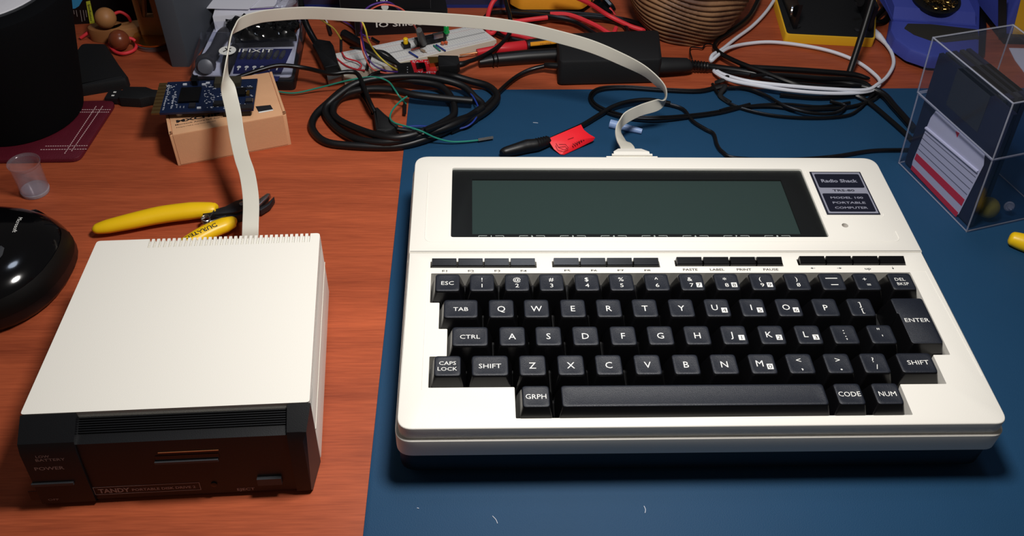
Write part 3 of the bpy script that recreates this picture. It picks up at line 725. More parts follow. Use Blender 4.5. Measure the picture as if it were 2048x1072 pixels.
g.loops(ll, cap0=False); shell = g.build('shell', mat('mouse_gloss', (6, 6, 8), .12, coat=.4), MO, ang=60)
g = G(); rows_ = ll[0:4]; idx = [i % 40 for i in range(-8, 5)]; V = []; cen = Vector((mc.x, mc.y, 0))
for r_ in rows_:
    for i in idx: p = Vector(r_[i]); q_ = p - cen; q_.z = 0; V.append(p + q_.normalized() * .45 + Vector((0, 0, .3)))
n_ = len(idx); g.add(V, [(j * n_ + i, j * n_ + i + 1, (j + 1) * n_ + i + 1, (j + 1) * n_ + i) for j in range(3) for i in range(n_ - 1)]); g.build('side_panel', mat('soft_panel', (10, 10, 10), .5, spec=.3), MO)
g = G(); p = W(26, 470, 30); g.tube([W(38, 442, 27), W(14, 480, 31), W(-30, 530, 35)], [2.5, 4.2, 5], flat=.5); g.build('wheel_strip', greyp, MO)
g = G(); g.tube([W(45, 432, 17), W(66, 430, 19), W(90, 440, 20)], [2, 4.5, 3], flat=.6); g.build('button_nose', blackg, MO)
g = G(); p0, p1 = W(48, 450, 27), W(33, 472, 31); X = p1 - p0; X.z = 0; Y = Vector((-X.y, X.x, 0))
letter(g, 'Microsoft', (p0 + p1) / 2, 2.2, X, Y, bold=.0, width=X.length * 1.05, fn=drape(shell)); g.build('logo', white, shell)

# flush cutters
CT = thing('side_cutters', (*W2(430, 425, 0), 0), 'yellow handled side cutters lying open behind the disk drive', 'cutters')
def hand(pts, rs, fl=.8):
    g = G(); g.tube(WP(pts), rs, seg=14, flat=fl, sub=5); return g
g = hand([(184, 459, 6), (192, 458, 6), (215, 453, 6.3), (260, 443, 6.8), (320, 430, 7), (380, 422, 7), (420, 419, 7), (432, 417, 7), (436, 417, 7)], [.8, 3.6, 5.0, 5.8, 6.4, 6.4, 5.4, 4.2, .8]); h1 = g.build('handle', yellow, CT)
g = hand([(474, 442, 7), (468, 443, 7), (450, 450, 7), (425, 460, 7), (395, 476, 6.8), (360, 500, 6.5), (330, 530, 6), (322, 538, 6)], [.8, 4.0, 5.6, 5.8, 5.8, 5.6, 3.6, .8]); h2 = g.build('handle', yellow, CT)
g = G(); p0, p1 = W(428, 452, 12), W(368, 478, 12); X = p1 - p0; X.z = 0; Y = Vector((-X.y, X.x, 0))
letter(g, 'DURATECH', (p0 + p1) / 2 - Y.normalized() * 1.2, 2.9, X, Y, bold=.02, width=24, fn=drape(h2)); g.build('handle_lettering', darkp, h2)
g = G()
hp = [(402, 430), (430, 424), (452, 418), (472, 407), (490, 402), (500, 412), (492, 422), (470, 430), (440, 433), (410, 436)]
g.prism([W2(a, b, 6) for a, b in hp], 3.5, 8.5, .5)
hp = [(425, 436), (447, 428), (475, 424), (500, 418), (505, 424), (480, 434), (455, 440)]
g.prism([W2(a, b, 5) for a, b in hp], 1.5, 6.5, .5); g.build('head', dsteel, CT)
g = G(); c = W(485, 409, 8.5); g.lathe([(2, 0), (2, .9), (1.4, 1.2)], c, seg=14); g.build('rivet', steel, CT)
g = G(); g.prism([W2(a, b, 7) for a, b in ((505, 413), (512, 404), (534, 388), (541, 389), (535, 397), (520, 411), (508, 418))], 4.5, 8, .6); g.build('jaw', steel, CT)
g = G(); g.prism([W2(a, b, 4) for a, b in ((500, 420), (520, 419), (535, 411), (549, 397), (549, 401), (540, 414), (523, 425), (503, 425))], 2, 6, .6); g.build('jaw', dsteel, CT)
g = G(); c = W(412, 440, 7)
pts = [W(428, 421, 9)] + [c + Vector((2.6 * math.cos(t * .7), 2.6 * math.sin(t * .7), 2 - t * .12)) for t in range(28)] + [W(452, 432, 8)]
g.tube(pts, .45, seg=6, sub=2); g.build('spring', steel, CT)

# black block
p8 = [(150, 186), (256, 168), (258, 160), (240, 136), (214, 96), (166, 95), (142, 130)]
g = G(); g.prism(rpoly([W2(a, b, 4) for a, b in p8], [2, 3, 3, 3, 5, 5, 5], 4), .05, 9, 3); g.build('black_pad', blackm, None, 'black rubbery pad with sloped edges behind the red coaster', 'pad')
# usb plug
US = thing('usb_plug', (*W2(255, 190, 0), 0), 'black USB plug lying beside the red coaster, pointing left', 'plug')
X = (W(300, 194, 3) - W(215, 191, 3)).normalized(); Y = Vector((-X.y, X.x, 0)); o0 = W(212, 207, 1)
g = G(); g.obox(o0, X * 13, Y * 11.5, (0, 0, 4.5)); sh = g.build('metal_shell', dsteel, US)
g = G()
for s in (3.2, 7.6): g.obox(o0 + X * 4 + Y * s + Vector((0, 0, 4.5)), X * 2, Y * 1.6, (0, 0, .08))
g.build('shell_hole', white, sh)
g = G(); c = o0 + Y * 5.7; q = [c + X * a + Y * b for a, b in ((11, -7.5), (27, -8), (33, -5), (42, -4), (42, 4), (33, 5), (27, 8), (11, 7.5))]
g.prism(rpoly([(v.x, v.y) for v in q], 1.5, 3), .3, 8, 1); g.build('plug_body', blackm, US)
g = G(); g.tube([c + X * 41 + Vector((0, 0, 4)), W(330, 205, 4), W(360, 190, 4), W(390, 165, 4)], 2.0); g.build('cord', cordm, US)

# black retail box with blue logo, far left
b0 = W(110, 51, 0); b1 = W(308, 40, 0); X = (b1 - b0).normalized(); X.z = 0; Yb = Vector((-X.y, X.x, 0))
BX = thing('black_box', tuple(b0), 'tall black box with blue logo and yellow-green sticker at the far left', 'box')
g = G(); bw = (b1 - b0).length; g.obox(b0, X * bw, Yb * 40, (0, 0, 130)); bb = g.build('carton', mat('black_card', (9, 9, 12), .5), BX)
def FV(P0, n, u, v):
    d = CAMM @ Vector((u - 1024, 536 - v, -FPX)); return CAMC + d * ((P0 - CAMC).dot(n) / d.dot(n))
nb = -Yb; F = lambda u, v: FV(b0, nb, u, v) + nb * .15
g = G(); g.add([F(133, -8), F(166, -8), F(165, 0), F(158, 12), (F(150, 17)), F(139, 18)][::-1], [(0, 1, 2, 3, 4, 5)]); g.build('blue_logo', logoblue, bb)
g = G(); g.add([F(172, 3), F(180, 1), F(190, 47), F(180, 49)], [(3, 2, 1, 0)]); g.build('sticker', lime, bb, label='yellow-green strip sticker')
g = G(); dn = (F(183, 40) - F(178, 8)).normalized(); up = nb.cross(dn) * 1
letter(g, 'Specifications', F(180.5, 25) + nb * .1, 1.7, -dn * -1, nb.cross(dn), bold=.02, width=(F(185, 42) - F(177, 8)).length); g.build('sticker_lettering', darkp, bb)
g = G()
for k, (u, l) in enumerate(((147, 8), (152, 13), (160, 23), (166, 21), (171, 14))): g.obox(F(u, 20) + nb * .1, dn * l * .45, up * .35, nb * .02)
g.build('small_print', dimw, bb, kind='stuff')
# wooden toy: two half-round blocks, two balls and a red cord
TY = thing('wooden_toy', (*W2(235, 75, 0), 0), 'wooden puzzle toy of balls and blocks strung on red cord', 'toy')
for u, v, r, m in ((211, 40, 8.2, wood2), (238, 84, 8.0, beadred)):
    z = 9 if v > 50 else 20
    g = G(); g.ball(W(u, v - 4, z), r, seg=24); g.build('ball', m, TY)
for (u, v, sx, sy, rz) in ((214, 62, 28, 17, .15), (262, 60, 34, 13, .45)):
    c = W(u, v, 6); g = G(); n = 24
    g.prism([(c.x + sx / 2 * math.cos(a) * math.cos(rz) - sy / 2 * math.sin(a) * math.sin(rz), c.y + sx / 2 * math.cos(a) * math.sin(rz) + sy / 2 * math.sin(a) * math.cos(rz)) for a in [k * 2 * math.pi / n for k in range(n)]], 0.3, 11, 1.5); g.build('block', wood1 if u < 240 else wood2, TY)
g = G(); g.tube(WP([(222, 82, 9), (219, 90, 5), (230, 103, 3), (248, 107, 3), (268, 100, 3), (273, 88, 4), (265, 78, 7), (250, 76, 9)]), 1.3); g.tube(WP([(226, 29, 21), (240, 24, 22), (255, 32, 18), (261, 42, 12)]), 1.2)
g.tube(WP([(161, 76, 2), (175, 66, 5), (198, 47, 10)]), 1.3); g.build('cord', redcord, TY)
# wooden stand in a glass ring
WS = thing('wooden_stand', (*W2(306, 92, 0), 0), 'upright pale wooden piece on a glass ringed foot, right of the wooden toy', 'ornament')
c = W(309, 92, 0)
g = G(); g.lathe([(16, .2), (17, 1.5), (17, 4), (13, 5)], (c.x, c.y + 6, 0), seg=32); g.build('glass_foot', clearmat('glass_foot_mat', (.8, .75, .7), .05, 1.5, .1), WS)
g = G(); g.lathe([(15, 4.6), (16.4, 4.8), (16.4, 6.2), (15, 6.4)], (c.x, c.y + 6, 0), seg=32); g.build('ring', gold, WS)
g = G(); y = c.y + 6
g.obox((c.x - 10, y, 6), (18, 0, 0), (0, 7, 0), (0, 0, 16)); g.obox((c.x - 10, y, 22), (4.5, 0, 0), (0, 7, 0), (0, 0, 50)); g.obox((c.x + 3.5, y, 22), (4.5, 0, 0), (0, 7, 0), (0, 0, 50))
g.obox((c.x - 5.5, y + .5, 22), (2, 0, 0), (0, 6, 0), (5, 0, 26)); g.build('wood_frame', wood2, WS)
# grey slab
q = [W2(344, 134), W2(379, 134), (W2(379, 134)[0] + 16, W2(379, 134)[1] + 90), (W2(344, 134)[0] + 2, W2(344, 134)[1] + 90)]
g = G(); g.prism(rpoly(q, .8, 2), .05, 95, .8, taper=0); g.build('grey_box', grey, None, 'dark grey upright box standing left of the tool kit', 'box')

# tool kit in blister pack
KT = thing('tool_kit', (*W2(490, 130, 0), 0), 'clear packed screwdriver kit with white card behind the cardboard box', 'tool kit')
kq = [W2(378, 160, 8), W2(588, 163, 8), W2(612, 38, 8), W2(432, 36, 8)]
g = G(); g.prism(rpoly(kq, 4, 4), .1, 8, 1); g.build('tray', blackp, KT)
kc = [W2(384, 152, 8.2), W2(583, 155, 8.2), W2(603, 40, 8.2), W2(438, 40, 8.2)]
g = G(); g.prism(rpoly(kc, 4, 4), 8.05, 9.0); card = g.build('card', paper, KT)
g = G(); g.prism([W2(a, b, 9) for a, b in ((474, 98), (585, 98), (562, 148), (466, 148))], 9.02, 9.3); g.prism([W2(a, b, 9) for a, b in ((492, 152), (560, 153), (555, 163), (500, 162))], 9.02, 9.3); g.build('blue_panel', kitblue, card)
g = G()
for k in range(6): 
    c = W(478 + k * 15.4, 134, 9.4); g.lathe([(1.6, 0), (1.6, .1)], c, seg=12); g.obox(c + Vector((-.5, -4.5, 0)), (1, 0, 0), (0, 3.4, 0), (0, 0, .1))
g.build('bit_symbols', white, card)
g = G(); g.tube(WP([(411, 132, 14), (412, 126, 14), (420, 115, 14), (432, 95, 14), (445, 72, 14), (452, 62, 14)]), [7.5, 7.8, 5, 4.2, 5.2, 4], sub=4, seg=14); g.build('driver_handle', clothgrey, KT)
g = G(); g.lathe([(5.4, -2), (6, 0), (5.4, 2.6), (3, 3.2)], W(411, 133, 15), axis=(.2, -.8, .5), seg=24); g.build('driver_cap', mat('cap_grey', (88, 90, 96), .35), KT)
g = G(); g.tube(WP([(452, 145, 13), (458, 120, 13), (470, 95, 13)]), [3, 5, 3.5], sub=4); g.build('small_driver', darkp, KT)
for k in range(7):
    g = G(); c0_ = W(483 + k * 13, 116, 10.5); g.tube([c0_, c0_ + Vector((.8, 5, 0)), c0_ + Vector((1.6, 10, 0))], [1.4, 2.0, 1.2], sub=2, seg=8); g.build('driver_bit', greyp, KT)
kt = [W2(388, 150, 22), W2(590, 152, 22), W2(606, 86, 22), W2(400, 84, 22)]
g = G(); g.prism(rpoly([W2(380, 158, 9), W2(588, 161, 9), W2(607, 88, 9), W2(402, 86, 9)], 4, 4), 9.4, 21, 1.5, taper=2.5); cov = g.build('clear_cover', clear, KT)
g = G(); g.prism(rpoly([W2(408, 84, 9), W2(606, 86, 9), W2(612, 40, 9), W2(436, 38, 9)], 4, 4), 9.4, 17, 1.5, taper=2); g.build('clear_cover', clear, KT)
g = G(); letter(g, 'IFIXIT', W(512, 101, 21.2), 4.6, bold=.0, width=(W(545, 101, 21) - W(477, 101, 21)).length)
c = W(455, 101, 21.1); g.lathe([(6.4, 0), (6.4, .12)], c, seg=28)
g.build('lettering', white, cov)
g = G(); 
for s in (1, -1): g.obox(c + Vector((-2.6, -2.6 * s, .2)) , Vector((5.2, 5.2 * s, 0)), Vector((-.6 * s, .9, 0)), (0, 0, .05))
g.build('logo_cross', darkp, cov)
# crumpled black bag on the kit
def crumple(name, quad, z, amp, m, n=26, seed=0, **k):
    a, b, c, d = [Vector(q) for q in quad]; g = G(); V = []
    for j in range(n + 1):
        for i in range(n + 1):
            s, t = i / n, j / n; p = (a * (1 - s) + b * s) * (1 - t) + (d * (1 - s) + c * s) * t
            e = min(s, 1 - s, t, 1 - t) * 5; e = min(1, e)
            h = abs(noise.noise(Vector((p.x * .09 + seed, p.y * .11, seed)))) + .6 * abs(noise.noise(Vector((p.x * .25, p.y * .25, seed + 3))))
            V.append((p.x + 3 * noise.noise(Vector((p.x * .1, p.y * .1, 9 + seed))), p.y, z + (.3 + h) * amp * (.25 + .75 * e)))
    F_ = [(j * (n + 1) + i, j * (n + 1) + i + 1, (j + 1) * (n + 1) + i + 1, (j + 1) * (n + 1) + i) for j in range(n) for i in range(n)]
    m_ = len(V); V += [(x, y, z - .2) for x, y, _ in V]
    F_ += [tuple(i + m_ for i in f[::-1]) for f in F_]
    bd = [i for i in range(n)] ; N1 = n + 1
    ring = [i for i in range(n)] + [n + j * N1 for j in range(n)] + [n * N1 + n - i for i in range(n)] + [(n - j) * N1 for j in range(n)]
    for i in range(len(ring)): x, y = ring[i], ring[(i + 1) % len(ring)]; F_.append((x, x + m_, y + m_, y))
    g.add(V, F_); return g.build(name, m, **k, ang=25)
crumple('plastic_bag', [W2(470, 86, 18), W2(592, 82, 18), W2(600, 36, 18), W2(452, 44, 18)], 18, 12, mat('bag_black', (10, 11, 13), .18, coat=.5), seed=2.2, label='crumpled glossy black plastic bag lying on the tool kit', cat_='bag')
# white box and papers at the back
g = G(); q = [W2(425, 32, 22), W2(565, 24, 22), (W2(565, 24, 22)[0] + 10, W2(565, 24, 22)[1] + 90), (W2(425, 32, 22)[0] - 5, W2(425, 32, 22)[1] + 90)]
g.prism(q, .1, 22, .5); WB = g.build('paper_box', paper, None, 'flat white box with purple edge behind the tool kit', 'box')
g = G(); a = W(562, 16, 22.6); b = W(500, 20, 22.6); g.obox(b, a - b, (0, 1.2, 0), (0, 0, .2)); o = g.build('purple_stripe', purplew, None, cat_='x'); del o['category']; o.parent = WB; o.matrix_parent_inverse = WB.matrix_basis.inverted()
g = G(); g.prism([W2(a, b, 24) for a, b in ((402, 17), (497, 19), (560, -40), (440, -50))], 24, 24.6); g.build('paper_sheet', paper, None, 'white paper sheet with a slanted edge left on the white box', 'paper')
g = G(); g.prism([W2(a, b, 23.3) for a, b in ((492, 17), (550, 12), (556, -40), (500, -40))], 23, 23.5); g.build('paper_sheet', paper, None, 'white paper sheet with a square corner right on the white box', 'paper')
crumple('clear_bag', [W2(552, 24, 22), W2(632, 26, 4), W2(640, -30, 4), W2(556, -30, 22)], 22, 8, clearmat('bag_clear', (.8, .8, .85), .1, 1.5, .2), seed=5, label='crumpled clear plastic bag behind the tool kit', cat_='bag')
# translucent blue case at the back
a = W(575, 22, 0); b = W(1010, 22, 0); g = G(); g.obox((a.x, a.y + 6, .1), (b.x - a.x, b.y - a.y, 0), (0, 60, 0), (0, 0, 24))
BC = g.build('storage_case', mat('case_navy', (38, 46, 78), .3), None, 'flat dark blue plastic case behind the two black boxes', 'case')
g = G(); g.obox((a.x, a.y + 5.2, .1), (b.x - a.x, b.y - a.y, 0), (0, 1.2, 0), (0, 0, 2.5)); o = g.build('case_rim', blue2, None, cat_='x'); del o['category']; o.parent = BC; o.matrix_parent_inverse = BC.matrix_basis.inverted()
# two black boxes
def carton(name, a, b, z0, h, dep, label):
    P0 = W(*a, z0); P1 = W(*b, z0); X = (P1 - P0); L_w = X.length; X.normalize(); Y = Vector((-X.y, X.x, 0))
    t = thing(name, tuple(P0), label, 'box', None); g = G(); g.obox(P0, X * L_w, Y * dep, (0, 0, h)); c = g.build('carton', mat('carton_black', (12, 12, 16), .5), t)
    g = G()
    for o_, d1, d2 in ((P0, Vector((0, 0, h)), X * .35), (P0 + X * (L_w - .35), Vector((0, 0, h)), X * .35)): g.obox(o_, d1, d2, -Y * .06)
    g.obox(P0 + Vector((0, 0, h)), X * .35, Y * dep, (0, 0, .06)); g.build('worn_edge', greyp, t)
    return t, P0, X, Y, L_w
t1, P0, X, Y, lw = carton('shield_box', (712, 73), (896, 63), .1, 20, 45, 'lower black box reading IO Shield behind the breadboard')
n1 = -Y; g = G(); letter(g, 'IO Shield', FV(P0, n1, 798, 47) + n1 * .15, 4.6, X, (0, 0, 1), width=(FV(P0, n1, 845, 47) - FV(P0, n1, 753, 50)).length, bold=.012); g.build('box_lettering', white, t1)
t2, P0, X, Y, lw = carton('shield_box', (681, 21), (862, 17), 20.3, 26, 45, 'upper black box stacked on the IO Shield box')
n1 = -Y; g = G(); letter(g, 'Play', FV(P0, n1, 765, -3) + n1 * .15, 4.6, X, (0, 0, 1), bold=.012)
g.lathe([(3, 0), (3, .1)], FV(P0, n1, 770, 17) + n1 * .1 + Vector((0, 0, 1.5)), axis=n1, seg=20); g.build('box_lettering', white, t2)

# ================================================================ cardboard box with board
ZB = 26
a, b = W(356, 332), W(583, 289); X = (b - a).normalized(); Y = Vector((-X.y, X.x, 0)); wB = (b - a).length
tq = W(520, 147, ZB); dB = (tq - a).dot(Y); CB = thing('cardboard_box', tuple((a + b) / 2 + Y * dB / 2), 'small brown cardboard box holding up the blue circuit board', 'box')
def BB(s, t, z): p = a + X * s + Y * t; return Vector((p.x, p.y, z))
g = G(); g.prism(rpoly([tuple(BB(s, t, 0))[:2] for s, t in ((0, 0), (wB, 0), (wB, dB), (0, dB))], .8, 2), .1, ZB - .8, .2); g.build('tray', cardb, CB)
g = G(); g.prism([tuple(BB(s, t, 0))[:2] for s, t in ((2.2, -.3), (wB - 2.2, -.3), (wB - 2.2, dB), (2.2, dB))], ZB - .8, ZB, .5)
g.obox(BB(2.2, -.35, 1), X * (wB - 4.4), Y * .4, (0, 0, ZB - 1.8)); lid = g.build('lid', cardb, CB)
for s0 in (0, wB - 1.7):
    g = G(); g.obox(BB(s0, 1, ZB - 2), X * 1.7, Y * (dB - 1), (0, 0, 2.0)); g.build('side_flap', cardb, CB)
for s0 in (.3, wB - 1.9):
    g = G(); g.tube([BB(s0, 1.2, ZB - .8), BB(s0 + 1.6, 1.6, ZB + .6), BB(s0 + .4, 3.4, ZB - .5)], .7, seg=6); g.build('flap_tab', cardd, CB)
g = G(); letter(g, 'MXCHIP', BB(20.5, 14.2, ZB + .06), 3.0, X, Y, bold=.05, width=29); letter(g, 'Microsoft Azure IoT Starter Kit', BB(24, 10.2, ZB + .06), 1.5, X, Y, width=38, bold=.01); letter(g, 'https://aka.ms/iot-devkit', BB(18.5, 7.0, ZB + .06), 1.2, X, Y, width=26)
lt = g.build('lettering', darkp, lid)
g = G(); c = W(528, 218, ZB); g.prism([W2(q, r, ZB) for q, r in ((511, 213), (541, 210), (547, 220), (518, 226))], ZB + .01, ZB + .1, mi=0); g.prism([W2(q, r, ZB) for q, r in ((517, 224), (546, 219), (547, 221), (518, 226.5))], ZB + .1, ZB + .15, mi=1); g.build('sticker', [darkp, white], lid, label='small black and white sticker')
# circuit board
ZP = ZB + 5
q = [W(320, 230, ZP), W(507, 222, ZP), W(507, 162, ZP), W(330, 168, ZP)]
PB = thing('circuit_board', tuple((q[0] + q[2]) / 2), 'dark blue circuit board lying on top of the cardboard box', 'circuit board')
PX = (q[1] - q[0]).normalized(); PY = Vector((-PX.y, PX.x, 0)); pw = (q[1] - q[0]).length; ph = (q[3] - q[0]).dot(PY)
g = G(); g.prism([tuple(v)[:2] for v in (q[0], q[1], q[0] + PX * pw + PY * ph, q[0] + PY * ph)], ZP, ZP + 1.5); g.build('board', pcbb, PB)
def PBp(u, v, z=0): return W(u, v, ZP + 1.5 + z)
e = W(306, 234, ZP); 
for k in range(9):
    g = G(); g.obox(q[0] - PX * 5.6 + PY * (ph * k / 9 + .2), PX * 5.6, PY * (ph / 9 * .8), (0, 0, 1.4)); g.build('gold_finger', mat('contact_%d' % k, (120, 96, 60), .4, metal=.7) if k == 0 else MATS['contact_0'], PB)
def chip(u0, v0, u1, v1, h, m, nm):
    p0 = PBp(u0, v1); p1 = PBp(u1, v0); dx = (p1 - p0).dot(PX); dy = (p1 - p0).dot(PY)
    g = G(); g.obox(p0, PX * dx, PY * dy, (0, 0, h)); return g.build(nm, m, PB)
chip(357, 177, 404, 207, 1.6, blackg, 'screen_module'); chip(430, 160, 484, 176, 3.5, mat('shield_can', (105, 100, 84), .4, metal=.8), 'radio_can'); chip(470, 180, 493, 194, 2, blackg, 'chip'); chip(428, 206, 450, 214, 2.2, dsteel, 'button')
chip(493, 184, 500, 192, 1.6, gold, 'oscillator'); chip(492, 201, 507, 208, 2.2, steel, 'usb_socket'); chip(470, 176, 507, 180, 1.0, darkp, 'label_strip'); chip(378, 209, 392, 217, 1.6, darkp, 'button'); chip(385, 160, 398, 172, 4, blackg, 'knob'); chip(480, 211, 506, 220, 1.4, darkp, 'chip')
g = G()
for k in range(150):
    u = random.choice([random.uniform(332, 352), random.uniform(408, 428), random.uniform(428, 470), random.uniform(455, 505)]); v = random.uniform(170, 219)
    c = PBp(u, v); g.obox(c, PX * random.choice([.5, .5, 1.2]), PY * .5, (0, 0, .12))
for u, v in ((366, 171), (394, 218), (412, 168), (404, 171), (480, 216)): g.obox(PBp(u, v), PX * 2.6, PY * 1.5, (0, 0, .8))
letter(g, 'Azure IoT Developer Kit', PBp(333, 195, .05), 1.2, -PY, PX, width=ph * .8, bold=.01); letter(g, 'IoT Starter Kit', PBp(347, 200, .05), 1.2, -PY, PX, width=ph * .55, bold=.01)
for u in (354, 361, 368): letter(g, 'user', PBp(u, 214, .05), 1, -PY, PX)
g.build('board_markings', mat('board_white', (200, 205, 215), .5), PB, kind='stuff')
for u, v in ((358, 232), (478, 226)):
    g = G(); c = W(u, v, ZB); g.lathe([(2.2, .05), (2.2, 4.9)], (c.x, c.y + 1.5, ZB), seg=12); g.build('standoff', mat('nylon', (215, 205, 190), .5), PB)
g = G(); g.obox(q[1] - PX * 20 + PY * .8 + Vector((0, 0, -3.6)), PX * 18, PY * 3, (0, 0, 3.5)); g.build('socket', blackp, PB)
# ================================================================ black cable from board, with moulded plug
def cable(name, pts, r, m, label, cat_='cable', group=None, seg=8, **k):
    g = G(); g.tube(WP(pts), r, seg=seg, sub=5); return g.build(name, m, None, label, cat_, group)
BCb = thing('usb_cable', (*W2(780, 250), 0), 'thin black cable with triangular plug inside the big black cable coil', 'cable')
g = G(); g.tube(WP([(470, 157, 20), (520, 140, 22), (560, 131, 22), (610, 136, 18), (660, 147, 17), (695, 144, 17), (715, 148, 16), (728, 175, 14), (740, 205, 12), (750, 225, 9)]), 1.7); g.build('cord', cordm, BCb)
pq = [(746, 222), (757, 222), (772, 236), (790, 250), (798, 258), (785, 268), (770, 272), (752, 268), (749, 245)]
g = G(); g.prism(rpoly([W2(u, v, 6) for u, v in pq], 1.2, 3), 2, 10, 2); g.build('plug_body', blackm, BCb)
g = G(); g.tube(WP([(790, 258, 6), (815, 262, 5), (840, 268, 4), (865, 266, 4)]), 2.0); g.build('cord', cordm, BCb)
g = G(); g.tube(WP([(746, 226, 5), (735, 205, 5), (724, 185, 6), (728, 168, 9), (745, 150, 12), (770, 143, 10)]), 1.8); g.build('cord', cordm, BCb)
# big coil
def loop_pts(cx, cy, rx, ry, n, a0, turns, dz, z0, drx=0, dry=0, ph=0):
    out = []
    for k in range(int(n * turns) + 1):
        a = a0 + 2 * math.pi * k / n; f = k / n
        out.append((cx + (rx + drx * f) * math.cos(a) + 8 * math.sin(f * 2.2 + ph), cy - (ry + dry * f) * math.sin(a) + 4 * math.cos(f * 3 + ph), z0 + dz * f))
    return out
big = [(875, 148, 14), (905, 152, 9), (940, 162, 6), (975, 172, 5), (993, 188, 5), (990, 205, 5), (960, 230, 5), (910, 252, 6), (850, 278, 5), (790, 293, 3), (700, 291, 3), (650, 283, 3), (625, 258, 3), (630, 232, 3), (655, 207, 4), (690, 178, 5), (730, 163, 8), (780, 159, 9),
       (840, 163, 9), (880, 172, 8), (902, 195, 6), (909, 225, 6), (895, 240, 7), (850, 262, 10), (800, 275, 10), (760, 272, 9), (715, 258, 6), (675, 238, 4), (666, 220, 4), (680, 195, 6), (710, 182, 9), (750, 178, 10), (790, 181, 10), (830, 190, 10), (880, 196, 9), (945, 202, 8)]
cable('cable_coil', big, 2.8, rubber, 'thick black cable coiled in wide loops across the mat corner', 'cable', seg=10)
big2 = [(965, 215, 8), (940, 232, 8), (905, 250, 10), (850, 268, 9), (780, 284, 7), (720, 280, 5), (680, 262, 3.5), (655, 235, 3.5), (652, 215, 5), (670, 196, 8), (710, 168, 12), (760, 156, 13), (830, 152, 13), (880, 158, 12), (925, 172, 9), (950, 195, 6), (965, 212, 4), (950, 238, 4), (900, 262, 3.5)]
cable('cable_coil', big2, 2.7, rubber, 'second black cable coiled within the wide loops left of the mat', 'cable', seg=10)
# dongle
DG = thing('usb_adapter', (*W2(660, 120), 0), 'black USB adapter block with metal plug left of the breadboard', 'adapter')
X = (W(668, 140, 5) - W(637, 92, 5)).normalized(); Y = Vector((-X.y, X.x, 0))
g = G(); q = [(626, 98), (636, 88), (662, 92), (668, 100), (679, 140), (650, 146), (634, 112)]; g.prism(rpoly([W2(u, v, 7) for u, v in q], 1.2, 3), 2.5, 12, 1.2); g.build('adapter_body', blackp, DG)
g = G(); g.prism([W2(u, v, 4) for u, v in ((652, 145), (677, 142), (684, 158), (657, 167))], 2, 6.5); g.build('metal_shell', steel, DG)
g = G(); g.tube(WP([(600, -30, 30), (602, 10, 26), (610, 42, 20), (622, 68, 13), (637, 93, 8)]), 2.6); g.build('cord', cordm, DG)

# ================================================================ breadboard
ZR = 8.5
tq = [(668, 107), (953, 49), (993, 79), (688, 151)]
bq = [W2(u, v, ZR) for u, v in tq]
BR = thing('breadboard', (*W2(830, 110), 0), 'white solderless breadboard with small parts plugged in', 'breadboard')
g = G(); g.prism(bq, .2, ZR - .3, 0); g.build('base', bbside, BR)
g = G(); g.prism(offset(ccw(bq), .4), ZR - .3, ZR); topb = g.build('top_face', bbm, BR)
A_, B_, C2, D2 = [Vector((*p, ZR)) for p in bq]
def BRp(s, t, z=0): p = (A_ * (1 - s) + B_ * s) * t + (D2 * (1 - s) + C2 * s) * (1 - t); p.z = ZR + z; return p
g = G()
for t in (.06, .2, .8, .94):
    p, e = BRp(.03, t, .02), BRp(.97, t, .02); g.obox(p, e - p, (0, .22, 0), (0, 0, .06), 1 if t in (.2, .94) else 0)
g.build('rail_lines', [mat('pale_red_line', (185, 130, 125), .6), mat('pale_blue_line', (125, 130, 165), .6)], topb)
g = G(); p, e = BRp(.01, .5, 0), BRp(.99, .5, 0); g.obox(p + Vector((0, -.9, .02)), e - p, (0, 1.8, 0), (0, 0, .08)); g.build('centre_channel', mat('channel_grey', (165, 165, 165), .7), topb)
g = G()
for i in range(56):
    for t in [.1, .155, .84, .9] + [.27 + .045 * k for k in range(5)] + [.55 + .045 * k for k in range(5)]:
        if t in (.1, .155, .84, .9) and i % 6 == 5: continue
        p = BRp(.03 + .94 * i / 55, t, .02); g.obox(p, (.5, .2, 0), (-.1, .5, 0), (0, 0, .03))
g.build('socket_holes', mat('hole_grey', (172, 172, 172), .8), topb, kind='stuff')
def chipb(u, v, X, w, d, h, m, nm, z=0, parent=BR, label=None):
    c = W(u, v, ZR + z); X = Vector(X).normalized(); Y = Vector((-X.y, X.x, 0)); g = G(); g.obox(c - X * w / 2 - Y * d / 2, X * w, Y * d, (0, 0, h)); return g.build(nm, m, parent, label=label)
bx = (B_ - A_).normalized()
sw = chipb(812, 94, bx, 6, 6, 3.5, blackp, 'push_button'); g = G(); g.lathe([(1.9, 3.5), (1.9, 7.5), (1.4, 8)], W(812, 94, ZR), seg=14); g.build('button_cap', yellow, sw, label='yellow cap')
ic = chipb(861, 83, bx, 25, 6.4, 4.5, blackp, 'integrated_circuit', z=1)
g = G()
for k in range(9):
    c = W(840 + k * 6.2, 90.5 - k * 1.25, ZR); g.obox(c, (.8, 0, 0), (0, .4, 0), (0, 0, 3.5))
g.build('pins', steel, ic)
X1 = bx
g = G(); g.obox(W(868, 79, ZR + 5.5), bx * 8, Vector((-bx.y, bx.x, 0)) * 3.5, (0, 0, 3.6)); g.build('crystal', steel, BR)
g = G(); g.tube([W(893, 75, ZR), W(893, 75, ZR + 3)], .4, raw=True); g.lathe([(2.6, 4), (2.6, 5), (2.1, 5.2), (2.1, 9), (1.2, 10.6), (.3, 11)], W(893, 74, ZR), seg=18); g.build('green_led', greenled, BR, label='green light emitting diode')
